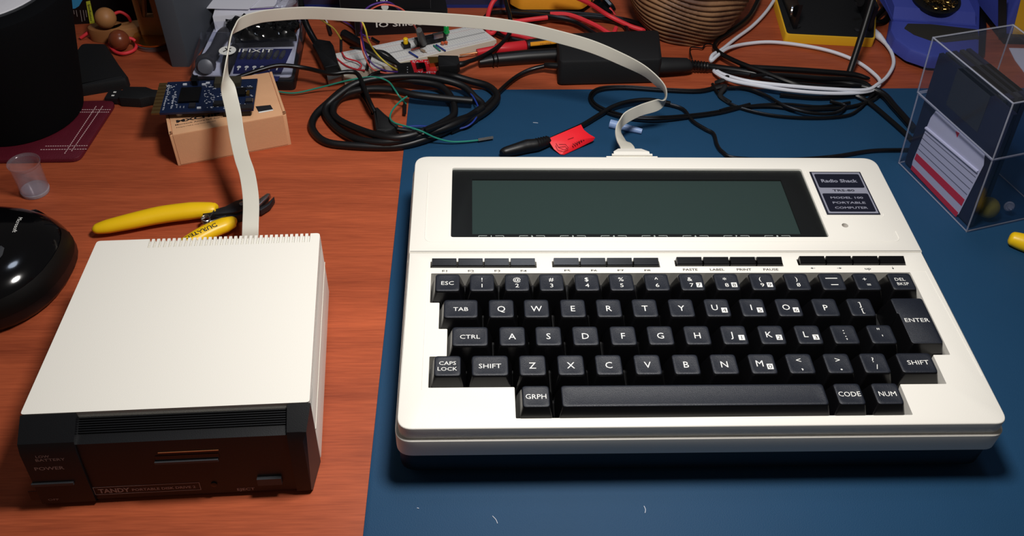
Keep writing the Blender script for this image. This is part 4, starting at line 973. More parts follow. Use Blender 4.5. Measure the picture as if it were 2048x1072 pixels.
for u, v in ((885, 91), (892, 90)):
    g = G(); g.ball(W(u, v - 5, ZR + 2.5), 1.5, seg=12, sc3=(1, .6, 1)); c = W(u, v, ZR); g.tube([c, c + Vector((0, 0, 1.5))], .25, raw=True, seg=5); g.tube([c + Vector((1, 0, 0)), c + Vector((1, 0, 1.5))], .25, raw=True, seg=5); g.build('ceramic_capacitor', mat('cap_orange', (200, 90, 50), .4) if u == 885 else MATS['cap_orange'], BR)
g = G(); g.tube([W(843, 100, ZR + 1.5), W(849, 103, ZR + 1.5)], [1.1, 1.1], raw=True); g.tube([W(839, 98, ZR + .5), W(843, 100, ZR + 1.5)], .3, raw=True, seg=5); g.tube([W(849, 103, ZR + 1.5), W(854, 106, ZR + .2)], .3, raw=True, seg=5); g.build('resistor', mat('resistor_tan', (150, 130, 110), .4), BR)
for m, pts in ((greenw, ((868, 91), (880, 101))), (bluew, ((873, 90), (890, 101))), (bluew, ((819, 104), (835, 114))), (orangew, ((824, 99), (838, 95)))):
    g = G(); (u0, v0), (u1, v1) = pts; g.tube([W(u0, v0, ZR), W(u0, v0, ZR + 1.4), W((u0 + u1) / 2, (v0 + v1) / 2, ZR + 1.6), W(u1, v1, ZR + 1.4), W(u1, v1, ZR)], .6, seg=6, sub=3); g.build('link_wire', m, BR)
# red usb board with header
ZU = 12
RBd = thing('serial_board', (*W2(848, 136), 0), 'small red circuit board with black chip in front of the breadboard', 'circuit board')
uq = [(829, 152), (877, 147), (865, 118), (820, 121)]
g = G(); g.prism([W2(u, v, ZU) for u, v in uq], ZU - 1.6, ZU); g.build('board', pcbr, RBd)
def up(quad, z0, z1, m, nm, parent=RBd, **k): g = G(); g.prism([W2(u, v, ZU) for u, v in quad], z0, z1); return g.build(nm, m, parent, **k)
up([(834, 139), (852, 137), (849, 128), (831, 129)], ZU, ZU + 1.5, blackg, 'chip'); up([(847, 144), (853, 143), (852, 139), (846, 140)], ZU, ZU + 1, blackg, 'chip')
up([(860, 135), (880, 132), (876, 121), (855, 122)], ZU, ZU + 3.6, gold, 'usb_socket')
up([(797, 151), (829, 150), (822, 129), (794, 132)], ZU - 2.5, ZU + 2.2, blackp, 'pin_header')
g = G()
for k in range(40): c = W(random.uniform(824, 872), random.choice([random.uniform(121, 127), random.uniform(143, 149)]), ZU); g.obox(c, (.8, 0, 0), (0, .5, 0), (0, 0, .3))
for k in range(3): c = W(814, 135 + 5 * k, ZU + 2.3); g.obox(c, (.7, 0, 0), (0, .7, 0), (0, 0, .1))
g.build('board_markings', MATS['board_white'], RBd, kind='stuff')
MU = thing('mini_usb_cable', (*W2(900, 128), 0), 'black mini USB cable plugged into the red board', 'cable')
g = G(); g.prism(rpoly([W2(u, v, ZU + 2) for u, v in ((877, 140), (914, 138), (920, 132), (917, 118), (876, 117))], 1.2, 3), ZU - 2.5, ZU + 5.5, 1.2); g.build('plug_body', blackm, MU)
g = G(); g.tube(WP([(915, 129, ZU), (925, 128, ZU), (936, 124, 11)]), [2.8, 2.4, 1.8]); g.build('strain_relief', rubber, MU)
g = G(); g.tube(WP([(935, 124, 11), (960, 115, 10), (990, 98, 9), (1010, 80, 10), (1021, 60, 13), (1020, 35, 18), (1012, 5, 22), (1005, -30, 24)]), 1.8); g.build('cord', cordm, MU)
# jumper wires
def jumper(pts, m, label, r=.65, ends=()):
    t = thing('jumper_wire', tuple(W(*pts[0])), label, 'wire'); g = G(); g.tube(WP(pts), r, seg=7, sub=6); g.build('wire', m, t)
    for e in ends: g = G(); g.tube(WP(e), 1.35, seg=4, raw=True); g.build('wire_end', blackp, t)
    return t
jumper([(795, 140, 13), (775, 128, 14), (752, 106, 22), (737, 82, 36), (731, 60, 46), (722, 42, 52), (700, 33, 56), (670, 29, 60), (645, 31, 60), (638, 36, 58), (650, 45, 48), (668, 58, 34), (682, 78, 20)], yelloww, 'yellow jumper wire looping over the front of the ribbon cable', ends=[[(682, 78, 19), (682, 104, 8.5)]])
jumper([(797, 144, 13), (770, 141, 12), (745, 128, 16), (731, 105, 24), (725, 80, 34), (722, 55, 44), (724, 30, 55), (740, 12, 62), (768, 4, 62), (785, 8, 58), (800, 22, 46)], purplew, 'purple jumper wire arching in front of the black boxes')
jumper([(797, 148, 13), (770, 146, 12), (745, 138, 13), (732, 118, 18), (724, 95, 28), (722, 65, 38), (726, 40, 48), (738, 22, 56), (760, 10, 60), (785, 11, 58), (806, 20, 50), (820, 38, 40), (835, 62, 22)], orangew, 'salmon jumper wire arching beside the purple one', ends=[[(833, 58, 24), (842, 86, 12)]])
jumper([(684, 105, 9), (692, 116, 11), (715, 123, 12), (723, 132, 11), (715, 140, 9)], redw, 'short red jumper wire curled on the breadboard left end', ends=[[(740, 112, 15), (733, 141, 8.6)]])
jumper([(670, 114, 9), (690, 130, 9.5), (710, 138, 9.5), (730, 141, 9.5)], redw, 'straight red jumper wire lying along the breadboard corner')
jumper([(682, 40, 3), (700, 50, 3), (720, 66, 3), (740, 76, 3)], purplew, 'purple jumper wire on the desk behind the breadboard', ends=[[(744, 76, 3), (758, 84, 3)]])
jumper([(649, 35, 3), (654, 44, 3), (657, 52, 3)], whitec, 'short white jumper wire under the ribbon cable, right of the kit', ends=[[(656, 48, 3), (662, 68, 3)]])
jumper([(555, 183, 3), (590, 186, 3), (640, 175, 6), (700, 160, 14), (745, 154, 15), (775, 162, 14), (790, 180, 14), (798, 192, 12), (812, 208, 4)], greenw, 'green jumper wire crossing above the cable coil', ends=[[(810, 204, 4), (809, 228, 3)]])
jumper([(814, 193, 13), (800, 203, 13), (785, 220, 13), (780, 236, 13), (790, 246, 14), (810, 252, 15), (842, 262, 15), (870, 275, 8), (900, 283, 4), (930, 283, 3), (960, 280, 3)], greenw, 'green jumper wire ending in a black tip on the mat', ends=[[(956, 280, 3), (986, 275, 3)]])
jumper([(906, 170, 8), (935, 182, 8), (950, 200, 8), (957, 222, 7), (945, 245, 6), (920, 257, 4), (880, 256, 4), (840, 252, 4), (805, 254, 4)], bluew, 'dark blue jumper wire threaded through the cable coil')
jumper([(700, 95, 9), (745, 100, 11), (770, 104, 10), (790, 120, 10), (800, 130, 10)], rubber, 'black jumper wire bending over the breadboard middle', r=.9)
g = G(); g.tube(WP([(688, 68, 4), (700, 75, 5), (730, 92, 11), (760, 110, 14), (800, 130, 12)]), [4, 4, 3, 2.2, 1.5], seg=10); g.build('test_probe', rubber, None, 'black probe lying across the left of the breadboard', 'probe')
g = G(); g.tube(WP([(838, 60, 40), (846, 84, 13)]), [2.2, 3.5], raw=True); g.build('chip_clip', blackp, None, 'black wire connector standing on the breadboard chip', 'connector')

# ================================================================ meter, leads, probes
MM = thing('multimeter', (*W2(1100, 10), 0), 'orange multimeter with dark edge at the back centre', 'multimeter')
q = [W2(1022, 12, 1), W2(1040, 24, 1), W2(1165, 24, 1), W2(1184, 10, 1), W2(1195, -60, 1), W2(1010, -60, 1)]
g = G(); g.prism(rpoly(q, 5, 4), .1, 12, 1.5); g.build('holster', blackm, MM)
q = [W2(1020, 8, 8), W2(1040, 19, 8), W2(1163, 19, 8), W2(1182, 6, 8), W2(1192, -70, 8), W2(1010, -70, 8)]
g = G(); g.prism(rpoly(q, 8, 5), 8, 24, 5); g.build('case', orange, MM)
cable('test_lead', [(1115, -20, 40), (1175, 5, 24), (1215, 30, 10), (1260, 52, 6), (1288, 62, 5), (1270, 68, 6), (1240, 74, 6)], 1.9, redcord, 'red test lead crossing right beneath the multimeter')
cable('test_lead', [(1000, -10, 22), (985, 5, 16), (976, 30, 10), (975, 60, 8), (985, 66, 8), (1000, 50, 8), (1040, 42, 8), (1095, 35, 9)], 1.9, redcord, 'red test lead hanging down behind the ribbon cable')
cable('test_lead', [(1100, 28, 8), (1140, 30, 8), (1190, 50, 7), (1222, 68, 6), (1232, 56, 6)], 1.9, redcord, 'red test lead in the middle of the black loops')
cable('test_lead', [(995, 55, 7), (1010, 66, 7), (1040, 72, 5), (1080, 84, 3)], 1.8, redp, 'short red lead passing under the black cable by the red probe')
cable('test_lead', [(1020, 22, 5), (1060, 24, 6), (1130, 26, 6), (1200, 32, 6), (1260, 42, 5), (1287, 55, 5), (1282, 70, 4), (1250, 82, 3), (1215, 85, 3)], 2.1, cordm, 'black test lead curving at the foot of the orange multimeter')
cable('test_lead', [(970, 35, 5), (990, 25, 6), (1050, 28, 7), (1105, 34, 8), (1150, 44, 7), (1190, 68, 5), (1220, 88, 4)], 2.1, cordm, 'black test lead running from the ribbon cable to the power brick')
cable('test_lead', [(965, 48, 4), (1000, 70, 4), (1040, 82, 3), (1080, 86, 3), (1110, 84, 3)], 2.1, cordm, 'black test lead behind the red probe')
cable('test_lead', [(1050, 48, 5), (1100, 36, 6), (1180, 34, 6), (1240, 44, 5), (1255, 66, 4), (1230, 76, 4), (1180, 80, 3)], 2.0, cordm, 'black test lead looping around the middle red lead')
PR = thing('test_probe', (*W2(985, 100), 0), 'red test probe with bare metal tip beside the breadboard', 'probe')
g = G(); g.tube(WP([(919, 110, 4), (922, 110, 4), (956, 105, 5)]), [.3, .7, .8], raw=True); g.build('tip', copper, PR)
g = G(); g.tube(WP([(954, 105, 5), (990, 99, 5), (992, 98, 5), (1050, 92, 5), (1054, 92, 5)]), [2.8, 3.2, 4.3, 4.6, 3.5], raw=True, seg=14); g.build('grip', redp, PR)
DV = thing('soldering_tool', (*W2(1060, 115), 0), 'black pen-shaped tool with orange band behind the red probe', 'tool')
g = G(); g.tube(WP([(1053, 92, 6), (1060, 91, 6), (1180, 78, 6)]), [5, 5.2, 5.2], raw=True, seg=14); g.build('body', blackp, DV)
g = G(); q = WP([(1061, 89, 11.3), (1165, 78.5, 11.3)]); d = q[1] - q[0]; g.obox(q[0] + Vector((0, -1.6, -.6)), d, (0, 4.6, 0), (0, 0, .9)); bnd = g.build('band', orange, DV)
g = G(); letter(g, 'PRUEFK', W(1092, 87, 11.75), 2.0, d, Vector((-d.y, d.x, 0)), bold=.0); g.build('band_lettering', copper, bnd)
PN = thing('pen_probe', (*W2(1050, 120), 0), 'long black probe lying in front of the orange banded tool', 'probe')
g = G(); g.tube(WP([(958, 125, 5), (975, 122, 5), (993, 119, 5), (1050, 114, 5), (1115, 110, 5), (1160, 107, 5)]), [3, 4, 5.2, 5.8, 5.8, 5.5], raw=True, seg=16); g.build('barrel', rubber, PN)
for u, v in ((985, 121), (993, 119.5)):
    g = G(); c = W(u, v, 5); g.lathe([(5.4, -.5), (5.6, 0), (5.4, .5)], c, axis=(1, .25, 0), seg=18); g.build('collar', blackg, PN)
# dark clip objects near the vase
g = G(); g.tube(WP([(1190, 0, 14), (1200, 12, 10), (1222, 30, 6)]), [3, 4, 3], seg=8); g.tube(WP([(1205, -5, 12), (1222, 14, 8), (1228, 22, 6)]), [3, 3, 2], seg=8); g.build('test_clip', blackg, None, 'black test clips beside the carved wooden pot', 'clip')
g = G(); g.tube(WP([(1219, 17, 8), (1231, 30, 5)]), [1.6, .6], raw=True); g.build('clip_tip', redp, None, 'small red pointed tip beside the black test clips', 'clip')

# ================================================================ power brick
PWB = thing('power_brick', (*W2(1215, 140), 0), 'black rectangular power brick lying behind the mat', 'power supply')
zb = 22
q = [W2(1118, 175), W2(1312, 168), (W2(1312, 168)[0] + 3, W2(1312, 168)[1] + 38), (W2(1118, 175)[0] - 2, W2(1118, 175)[1] + 36)]
q0 = W(1124, 130, zb); q1 = W(1322, 125, zb)
bl, brt = W2(1116, 172), W2(1314, 166); 
g = G(); g.prism(rpoly([(bl[0] - .5, bl[1] - .5), (brt[0] + 1, brt[1] - 1), (brt[0] + 5, brt[1] + 44), (bl[0] + 1, bl[1] + 42)], 4, 5), .3, zb, 2.0, botbev=1.5); g.build('brick_body', blackm, PWB)
g = G(); g.tube(WP([(1118, 132, 10), (1100, 131, 9), (1090, 131, 8)]), [2.6, 2.6, 2.2]); g.build('strain_relief', rubber, PWB)
g = G(); g.tube(WP([(1095, 131, 8), (1060, 140, 5), (1030, 156, 3), (1000, 182, 3.5), (975, 208, 6), (945, 228, 9), (900, 244, 12), (850, 262, 14)]), 1.9); g.build('output_cord', cordm, PWB)
PC = thing('mains_cable', (*W2(1400, 135), 0), 'thick black power cord plugged into the right of the power brick', 'cord')
g = G(); g.tube(WP([(1312, 130, 10), (1325, 131, 10), (1370, 130, 9), (1378, 129, 9)]), [8, 7.5, 6.5, 5.5], sub=3, seg=12, flat=.8); g.build('plug_body', blackm, PC)
for k in range(7):
    g = G(); c = W(1378 + k * 6, 129.5 + k * .6, 8 - k * .3); g.lathe([(3.6, -.8), (4.4 - k * .1, 0), (3.6, .8)], c, axis=(1, 0, 0), seg=14); g.build('strain_ring', rubber, PC)
g = G(); g.tube(WP([(1375, 130, 8), (1420, 134, 6), (1480, 142, 5), (1560, 155, 5), (1650, 162, 5), (1700, 168, 5), (1760, 185, 5), (1790, 215, 4), (1830, 260, 4)]), 2.8); g.build('cord', cordm, PC)
# pointed black rod and cords to the right
g = G(); g.tube(WP([(1480, 134, 5), (1600, 141, 5), (1700, 149, 4.5), (1732, 156, 4), (1740, 156.5, 4)]), [2.4, 2.6, 2.6, 1.8, .6], seg=10); g.build('tweezers', cordm, None, 'thin pointed black rod lying across the black cords', 'rod')
cable('thin_black_cable', [(1440, 145, 3), (1500, 150, 7), (1580, 165, 8), (1650, 172, 8), (1720, 172, 6), (1760, 180, 3), (1745, 200, 3), (1690, 215, 3), (1600, 218, 3), (1540, 212, 3), (1470, 215, 3), (1440, 222, 3)], 1.5, cordm, 'thin black cord looping under the white cable')
cable('thin_black_cable', [(1525, -20, 12), (1500, 30, 8), (1465, 60, 5), (1435, 82, 4), (1432, 100, 7), (1470, 122, 9), (1530, 145, 10), (1600, 170, 9), (1680, 180, 5), (1730, 200, 3), (1780, 240, 2.5), (1830, 285, 2.5)], 2.0, cordm, 'black cord curving down beside the carved wooden pot')
cable('thin_black_cable', [(1500, 152, 9), (1560, 150, 9), (1640, 156, 9), (1710, 160, 8), (1740, 175, 5), (1720, 190, 3), (1640, 196, 3), (1560, 190, 3)], 1.8, cordm, 'black cord stretched straight behind the mat edge')
tw = cable('thin_black_cable', [(1440, 170, 3), (1400, 180, 2.5), (1330, 178, 2.5), (1250, 173, 2.5), (1200, 176, 2.5), (1180, 190, 2.5), (1186, 210, 2.5), (1215, 226, 2.5), (1260, 236, 4), (1320, 238, 5), (1380, 234, 3), (1440, 226, 2.5), (1500, 212, 2.5), (1570, 208, 3), (1640, 213, 3), (1700, 205, 3)], 1.1, cordm, 'thin black cord looping across the back of the mat')
tw = cable('thin_black_cable', [(1440, 173, 3), (1400, 183.5, 2.5), (1330, 181.5, 2.5), (1250, 176.5, 2.5), (1203, 180, 2.5), (1185, 192, 2.5), (1190, 207, 2.5), (1220, 222, 2.5), (1260, 232, 4), (1320, 234, 5), (1380, 230, 3), (1440, 222, 2.5), (1500, 208, 2.5)], 1.1, cordm, 'thin black cord running just inside its twin on the mat')
cable('thin_black_cable', [(1330, 207, 3), (1365, 218, 2.5), (1385, 242, 2.5), (1410, 258, 2.5), (1427, 268, 2.5), (1434, 290, 2.5), (1445, 304, 2.5), (1470, 316, 2.5), (1560, 320, 2.5), (1660, 314, 2.5), (1740, 302, 2.5), (1800, 300, 2.5), (1840, 300, 2.5)], 1.5, cordm, 'black cord winding down to behind the computer')
g = G(); g.tube(WP([(1430, 165, 3), (1445, 160, 6), (1455, 152, 7)]), [2, 3, 2], flat=.5); g.tube(WP([(1430, 176, 3), (1450, 172, 6), (1440, 190, 3), (1460, 205, 3)]), 2, flat=.5); g.build('cable_tie', blackm, None, 'black cable tie knotted round the cords at the mat edge', 'cable tie')
g = G(); g.tube(WP([(1430, 90, 2), (1412, 88, 4), (1405, 96, 3), (1395, 95, 3), (1382, 95, 4), (1380, 104, 6), (1384, 118, 9)]), .6, seg=6); g.build('thin_wire', rubber, None, 'crooked thin black wire between power cord and carved pot', 'wire')
cable('thin_black_cable', [(1425, 168, 3), (1438, 190, 2.5), (1470, 212, 2.5), (1540, 230, 2.5), (1620, 236, 2.5), (1690, 232, 2.5), (1718, 218, 2.5), (1735, 200, 3), (1750, 185, 3.5)], 1.3, cordm, 'lowest thin black cable loop lying on the mat below the white cable')
cable('thin_black_cable', [(1445, 176, 3.5), (1490, 176, 4), (1530, 190, 4.5), (1570, 212, 5.5), (1620, 226, 5.5), (1670, 226, 5), (1690, 212, 5), (1660, 203, 6)], 1.3, cordm, 'short thin black cable bow inside the lowest loop')
# barrel plug with red tag
TG = thing('barrel_connector', (*W2(1090, 285), Z0), 'black barrel plug cord with a bright red paper tag', 'plug')
g = G(); g.tube(WP([(1003, 307, 5), (1010, 304, 5), (1040, 296, 5.5), (1055, 292, 5.5), (1075, 289, 5.5), (1098, 281, 5.5)]), [2.0, 3.5, 4.4, 4.8, 4.4, 3.2], seg=14, sub=4); g.build('plug_body', rubber, TG)
for k in range(5):
    g = G(); c = W(1074 + k * 5, 289 - k * 1.7, 5.5); g.lathe([(4.3 - k * .2, -.6), (4.8 - k * .2, 0), (4.3 - k * .2, .6)], c, axis=(1, .35, 0), seg=14); g.build('strain_ring', rubber, TG)
g = G(); g.tube(WP([(1095, 282, 5.5), (1130, 266, 5), (1165, 250, 4), (1195, 232, 4), (1225, 214, 5), (1260, 203, 6), (1300, 200, 6), (1340, 207, 4)]), 1.8); g.build('cord', cordm, TG)
tg = [(1097, 277, 8), (1162, 249, 8), (1168, 260, 7), (1178, 268, 5.5), (1190, 275, 6), (1186, 281, 4), (1160, 294, 2.2), (1128, 309, 1.5), (1120, 308, 1.6), (1108, 298, 3), (1101, 287, 6)]
g = G(); T = WP(tg); T2 = [p + Vector((0, 0, -.35)) for p in T]
c1 = W(1140, 281, 6.8); N_ = len(T); V = T + [c1] + T2 + [c1 + Vector((0, 0, -.35))]
F_ = [(i, (i + 1) % N_, N_) for i in range(N_)] + [((i + 1) % N_ + N_ + 1, i + N_ + 1, 2 * N_ + 1) for i in range(N_)] + [(i, i + N_ + 1, (i + 1) % N_ + N_ + 1, (i + 1) % N_) for i in range(N_)]
g.add(V, F_); tgo = g.build('tag', redtag, TG, label='bright red paper tag', ang=60)
g = G(); tx = (W(1180, 278, 5) - W(1145, 290, 5)).normalized(); ty = Vector((-tx.y, tx.x, .1))
g.tube([W(1112, 287, 7.4), W(1117, 295, 6.6), W(1128, 300, 5), W(1137, 296, 5.6), W(1131, 289, 7.2), W(1118, 289, 7.6)], .25, raw=True, seg=4)
for k in range(8): g.obox(W(1147 + k * 4, 291 - k * 1.8, 6.4 - .2 * k) + Vector((0, 0, .2)), tx * .9, ty * 1.6, (0, 0, .05))
g.obox(W(1136, 279, 7.6), tx * 5, ty * .3, (0, 0, .1)); g.build('tag_print', mat('tag_dark', (110, 12, 22), .6), tgo)
# pale blue tube
p0, p1 = W(1220, 247, 3.5), W(1284, 263, 2.6); g = G(); g.tube([p0, p0.lerp(p1, .25), p0.lerp(p1, .26), p1], [3.2, 3.2, 2.9, 2.0], raw=True, seg=18); g.build('plastic_nozzle', tubeblue, None, 'pale blue tapered plastic tube behind the ribbon connector', 'nozzle')

# white charging cable
WC = thing('charging_cable', (*W2(1600, 130), 0), 'white charging cable coiled on the desk at upper right', 'cable')
g = G(); g.tube(WP([(1560, -20, 8), (1535, 20, 5), (1505, 52, 4), (1470, 78, 4), (1445, 98, 5), (1425, 110, 8), (1422, 122, 8), (1434, 112, 8), (1455, 97, 6), (1490, 88, 3), (1540, 84, 3), (1600, 90, 3), (1660, 102, 3), (1710, 121, 3), (1745, 145, 4), (1760, 165, 5), (1740, 182, 6), (1680, 187, 7), (1600, 183, 8), (1520, 172, 8), (1460, 160, 8), (1432, 146, 6), (1430, 140, 4), (1450, 150, 6), (1500, 163, 9), (1580, 172, 10), (1660, 178, 9), (1730, 180, 8), (1756, 168, 7), (1775, 152, 5), (1787, 128, 4), (1783, 105, 4), (1770, 86, 4), (1764, 80, 4)]), 1.45, seg=8); g.build('cord', whitec, WC)
g = G(); g.tube(WP([(1770, 86, 4), (1764, 79, 4), (1757, 72, 4), (1748, 63, 4)]), [1.6, 2.2, 2.9, 2.6], seg=12); g.build('plug', whitec, WC)

# ================================================================ carved wooden pot
c = W(1385, 92, 0); cxp, cyp = c.x - 3, c.y + 35
g = G(); L = []; n = 120; nz = 36
for j in range(nz + 1):
    z = 78 * j / nz; r0 = 33 + 19 * math.sin(min(1, z / 60) * math.pi / 2)
    row = []
    for k in range(n):
        a = 2 * math.pi * k / n
        ph_ = (z + 9 * math.sin(a * 1.5 + 2.2) + 5 * math.sin(a * 3 + .5)) * 1.15
        r = r0 + 1.5 * (abs(math.sin(ph_ * .5)) ** .6) - .6
        row.append((cxp + r * math.cos(a), cyp + r * math.sin(a), z + .1))
    L.append(row)
g = G()
nz = 110; L = []
for j in range(nz + 1):
    z = 78 * j / nz; r0 = 35 + 16 * math.sin(min(1, z / 45) * math.pi / 2); row = []
    for k in range(n):
        a = 2 * math.pi * k / n
        ph_ = z + 15 * math.cos(a) + 4 * math.sin(a * 2 + .5) + 1.5 * math.sin(a * 5 + z * .08)
        r = r0 + 2.2 * abs(math.sin(ph_ * .72)) - .8
        row.append((cxp + r * math.cos(a), cyp + r * math.sin(a), z + .1))
    L.append(row)
g.loops(L); g.build('carved_pot', vasem, None, 'brown wooden pot carved with wavy horizontal ridges at the back', 'pot', ang=70)

# ================================================================ yellow and black tray, iron stand
TR = thing('tool_tray', (*W2(1650, 60), 0), 'black metal tray with yellow rim beside the blue iron stand', 'tray')
q = [W2(1570, 75, 5), W2(1748, 84, 5), W2(1752, 10, 5), W2(1745, -40, 5), W2(1548, -40, 5), W2(1549, 3, 5)]
g = G(); g.prism(rpoly(q, 3, 3), .1, 8, .3); g.build('yellow_rim', yellow2, TR)
g = G(); g.prism(rpoly(offset(ccw(q), 1.3), 3, 3), 7.9, 8.6, .2); g.build('top_plate', blackm, TR)
for u, v in ((1594, 52), (1716, 60)):
    g = G(); cc_ = W(u, v, 9); g.lathe([(3.2, -.3), (3.2, .6), (1.2, 1.4)], cc_, seg=14); g.build('screw', dsteel, TR)
for u0, v0, u1, v1 in ((1586, 58, 1560, -10), (1735, 62, 1700, -20)):
    g = G(); a_ = W(u0, v0, 8.6); b_ = W(u1, v1, 8.6); g.obox(a_, (3, 0, 0), (b_ - a_), (0, 0, 22)); g.build('side_plate', blackp, TR)
g = G(); cc_ = W(1582, 22, 20); g.lathe([(5, 0), (5, 1.2)], cc_, axis=(.9, -.3, .1), seg=20); g.build('knob', steel, TR)
g = G(); cc_ = W(1718, 2, 24); g.lathe([(4.5, 0), (4.5, 2)], cc_, axis=(.4, -.8, .4), seg=20); g.build('wheel', steel, TR)
g = G(); g.tube(WP([(1698, 148, 3), (1722, 75, 25), (1745, 0, 50), (1752, -25, 58)]), 2.6, raw=True, seg=10); g.build('support_rod', blackp, None, 'straight black rod leaning from cords up over the yellow tray', 'rod')
cable('thin_black_cable', [(1800, -20, 14), (1775, 10, 8), (1752, 34, 5), (1748, 44, 4), (1768, 42, 4), (1785, 20, 5)], 2.4, cordm, 'black cord looped between the tray and the blue stand')
# blue iron stand with sponge and brass wool
IS = thing('iron_stand', (*W2(1865, 60), 0), 'blue soldering iron stand with sponge and brass wool', 'soldering stand')
q = [(1775, 70), (1783, 88), (1810, 108), (1855, 126), (1900, 130), (1966, 120), (1970, 60), (1960, -20), (1790, -20)]
g = G(); g.prism(rpoly([W2(u, v, 0) for u, v in q], 8, 5), .2, 4, .5); g.build('rubber_base', rubber, IS)
q = [(1780, 57), (1789, 76), (1820, 98), (1862, 112), (1910, 115), (1960, 108), (1962, 10), (1950, -30), (1796, -30)]
zs_ = 15
g = G(); g.prism(rpoly([W2(u, v + 0, zs_) for u, v in q], 8, 5), 4, zs_, 3); g.build('body', bluep, IS)
sq = [(1808, 57), (1815, 48), (1860, 49), (1955, 60), (1958, 78), (1890, 85), (1862, 82), (1828, 70)]
g = G(); g.prism(rpoly([W2(u, v, zs_) for u, v in sq], 2, 3), zs_ - 1, zs_ + .6, .3); g.build('sponge', sponge, IS, label='dark damp cleaning sponge')
# raised rear holder with brass wool
q = [(1788, 40), (1952, 55), (1955, -40), (1795, -40)]
g = G(); cc_ = W(1870, 0, 34)
rq = [W2(1786, 42, zs_), W2(1952, 54, zs_)]
g.obox((rq[0][0], rq[0][1], zs_ - 2), (rq[1][0] - rq[0][0], rq[1][1] - rq[0][1], 0), (0, 55, 8), (0, 0, 3)); 
L = [[(rq[0][0], rq[0][1] + 1, zs_), (rq[1][0], rq[1][1] + 1, zs_), (rq[1][0], rq[1][1] + 60, zs_), (rq[0][0], rq[0][1] + 60, zs_)], [(rq[0][0] + 1, rq[0][1] + 8, 24), (rq[1][0] - 1, rq[1][1] + 8, 24), (rq[1][0] - 2, rq[1][1] + 60, 34), (rq[0][0] + 2, rq[0][1] + 60, 34)]]
g.loops(L); g.build('wool_housing', bluep, IS)
cw = W(1871, -2, 27); g = G(); g.lathe([(20, -2), (20.5, 1.5), (18.5, 1.5), (18, 0)], cw, axis=(0, -.19, 1), seg=36); g.build('wool_cup', blackp, IS)
g = G()
for k in range(110):
    a0 = random.uniform(0, 6.28); rr0 = 16.5 * math.sqrt(random.random()); c = cw + Vector((rr0 * math.cos(a0), rr0 * math.sin(a0), random.uniform(-.5, 3.5) + rr0 * math.sin(a0) * .19)); r_ = random.uniform(1.2, 2.6); a1 = random.uniform(0, 6.28)
    tx_ = Vector((math.cos(a1), math.sin(a1), random.uniform(-.4, .4))).normalized(); ty_ = tx_.cross(Vector((random.random(), random.random(), 1))).normalized()
    g.tube([c + tx_ * r_ * math.cos(t) + ty_ * r_ * math.sin(t) for t in [0, .9, 1.8, 2.7, 3.6, 4.5, 5.4]], .35, seg=4, raw=True)
g.build('brass_wool', brassw, IS, kind='stuff')
# station
STN = thing('soldering_station', (*W2(2010, 60), 0), 'blue soldering station with yellow label in the upper right corner', 'soldering station')
a_ = W(1988, 88, 0); b_ = W(2060, 96, 0); g = G(); g.obox((a_.x + 8, a_.y, .2), (90, -3, 0), (0, 80, 0), (0, 0, 7)); g.build('foot_plate', blackp, STN)
st0 = Vector((a_.x + 6, a_.y + 5, 7)); g = G(); g.prism(rpoly([(st0.x, st0.y), (st0.x + 90, st0.y - 3), (st0.x + 90, st0.y + 70), (st0.x, st0.y + 70)], 3, 3), 7.1, 95, 2); body = g.build('case', bluep, STN)
nS = Vector((-.033, -1, 0)).normalized(); FS = lambda u, v: FV(st0, nS, u, v) + nS * .2
g = G(); g.obox(FS(1996, 75), FS(2012, 75) - FS(1996, 75), FS(1996, -10) - FS(1996, 75), nS * .6); g.build('side_groove', blackp, STN)
g = G(); P4 = [FS(2021, 80), FS(2110, 84), FS(2110, -20), FS(2046, -20)]; g.add(P4 + [p + nS * .4 for p in P4], [(0, 1, 2, 3), (7, 6, 5, 4), (0, 4, 5, 1), (1, 5, 6, 2), (2, 6, 7, 3), (3, 7, 4, 0)]); yl = g.build('label_panel', yellow2, STN)
g = G(); letter(g, 'FX-888', FS(2040, 76) + nS * .5, 1.8, Vector((1, -.033, 0)), (0, 0, 1), bold=.02); g.build('label_lettering', darkp, yl)
g = G(); g.prism([W2(u, v, .5) for u, v in ((2018, 96), (2100, 98), (2110, 150), (2060, 160), (2030, 120))], .1, .6); g.build('paper_sheet', paper, None, 'white paper piece at the right edge in front of the station', 'paper')

# ================================================================ clear disk box
hb = 99
c0 = Vector(W2(1932, 465)); c1 = Vector(W2(1797, 328)); vl = (c1 - c0); wl = vl.length; vl.normalize(); vr = Vector((vl.y, -vl.x))
DB = thing('disk_box', (c0.x + 30, c0.y + 40, Z0), 'clear plastic box of floppy disks standing at the right edge', 'box')
Wb = 62
def Q(s, t, z): p = c0 + vl * s + vr * t; k = (z / hb) * .012; return Vector((p.x, p.y, z))
def lean(p, z): return p + Vector((W2(2027, 205, hb)[0] - c0.x, W2(2027, 205, hb)[1] - c0.y, 0)) * (z / hb)
def QL(s, t, z): return lean(Q(s, t, z), z)
def panel(g, a, b, c, d, th, mi=0):
    n = (Vector(b) - Vector(a)).cross(Vector(d) - Vector(a)).normalized() * th
    V = [a, b, c, d, a + n, b + n, c + n, d + n]; g.add(V, [(3, 2, 1, 0), (4, 5, 6, 7), (0, 1, 5, 4), (1, 2, 6, 5), (2, 3, 7, 6), (3, 0, 4, 7)], mi)
zS = 58
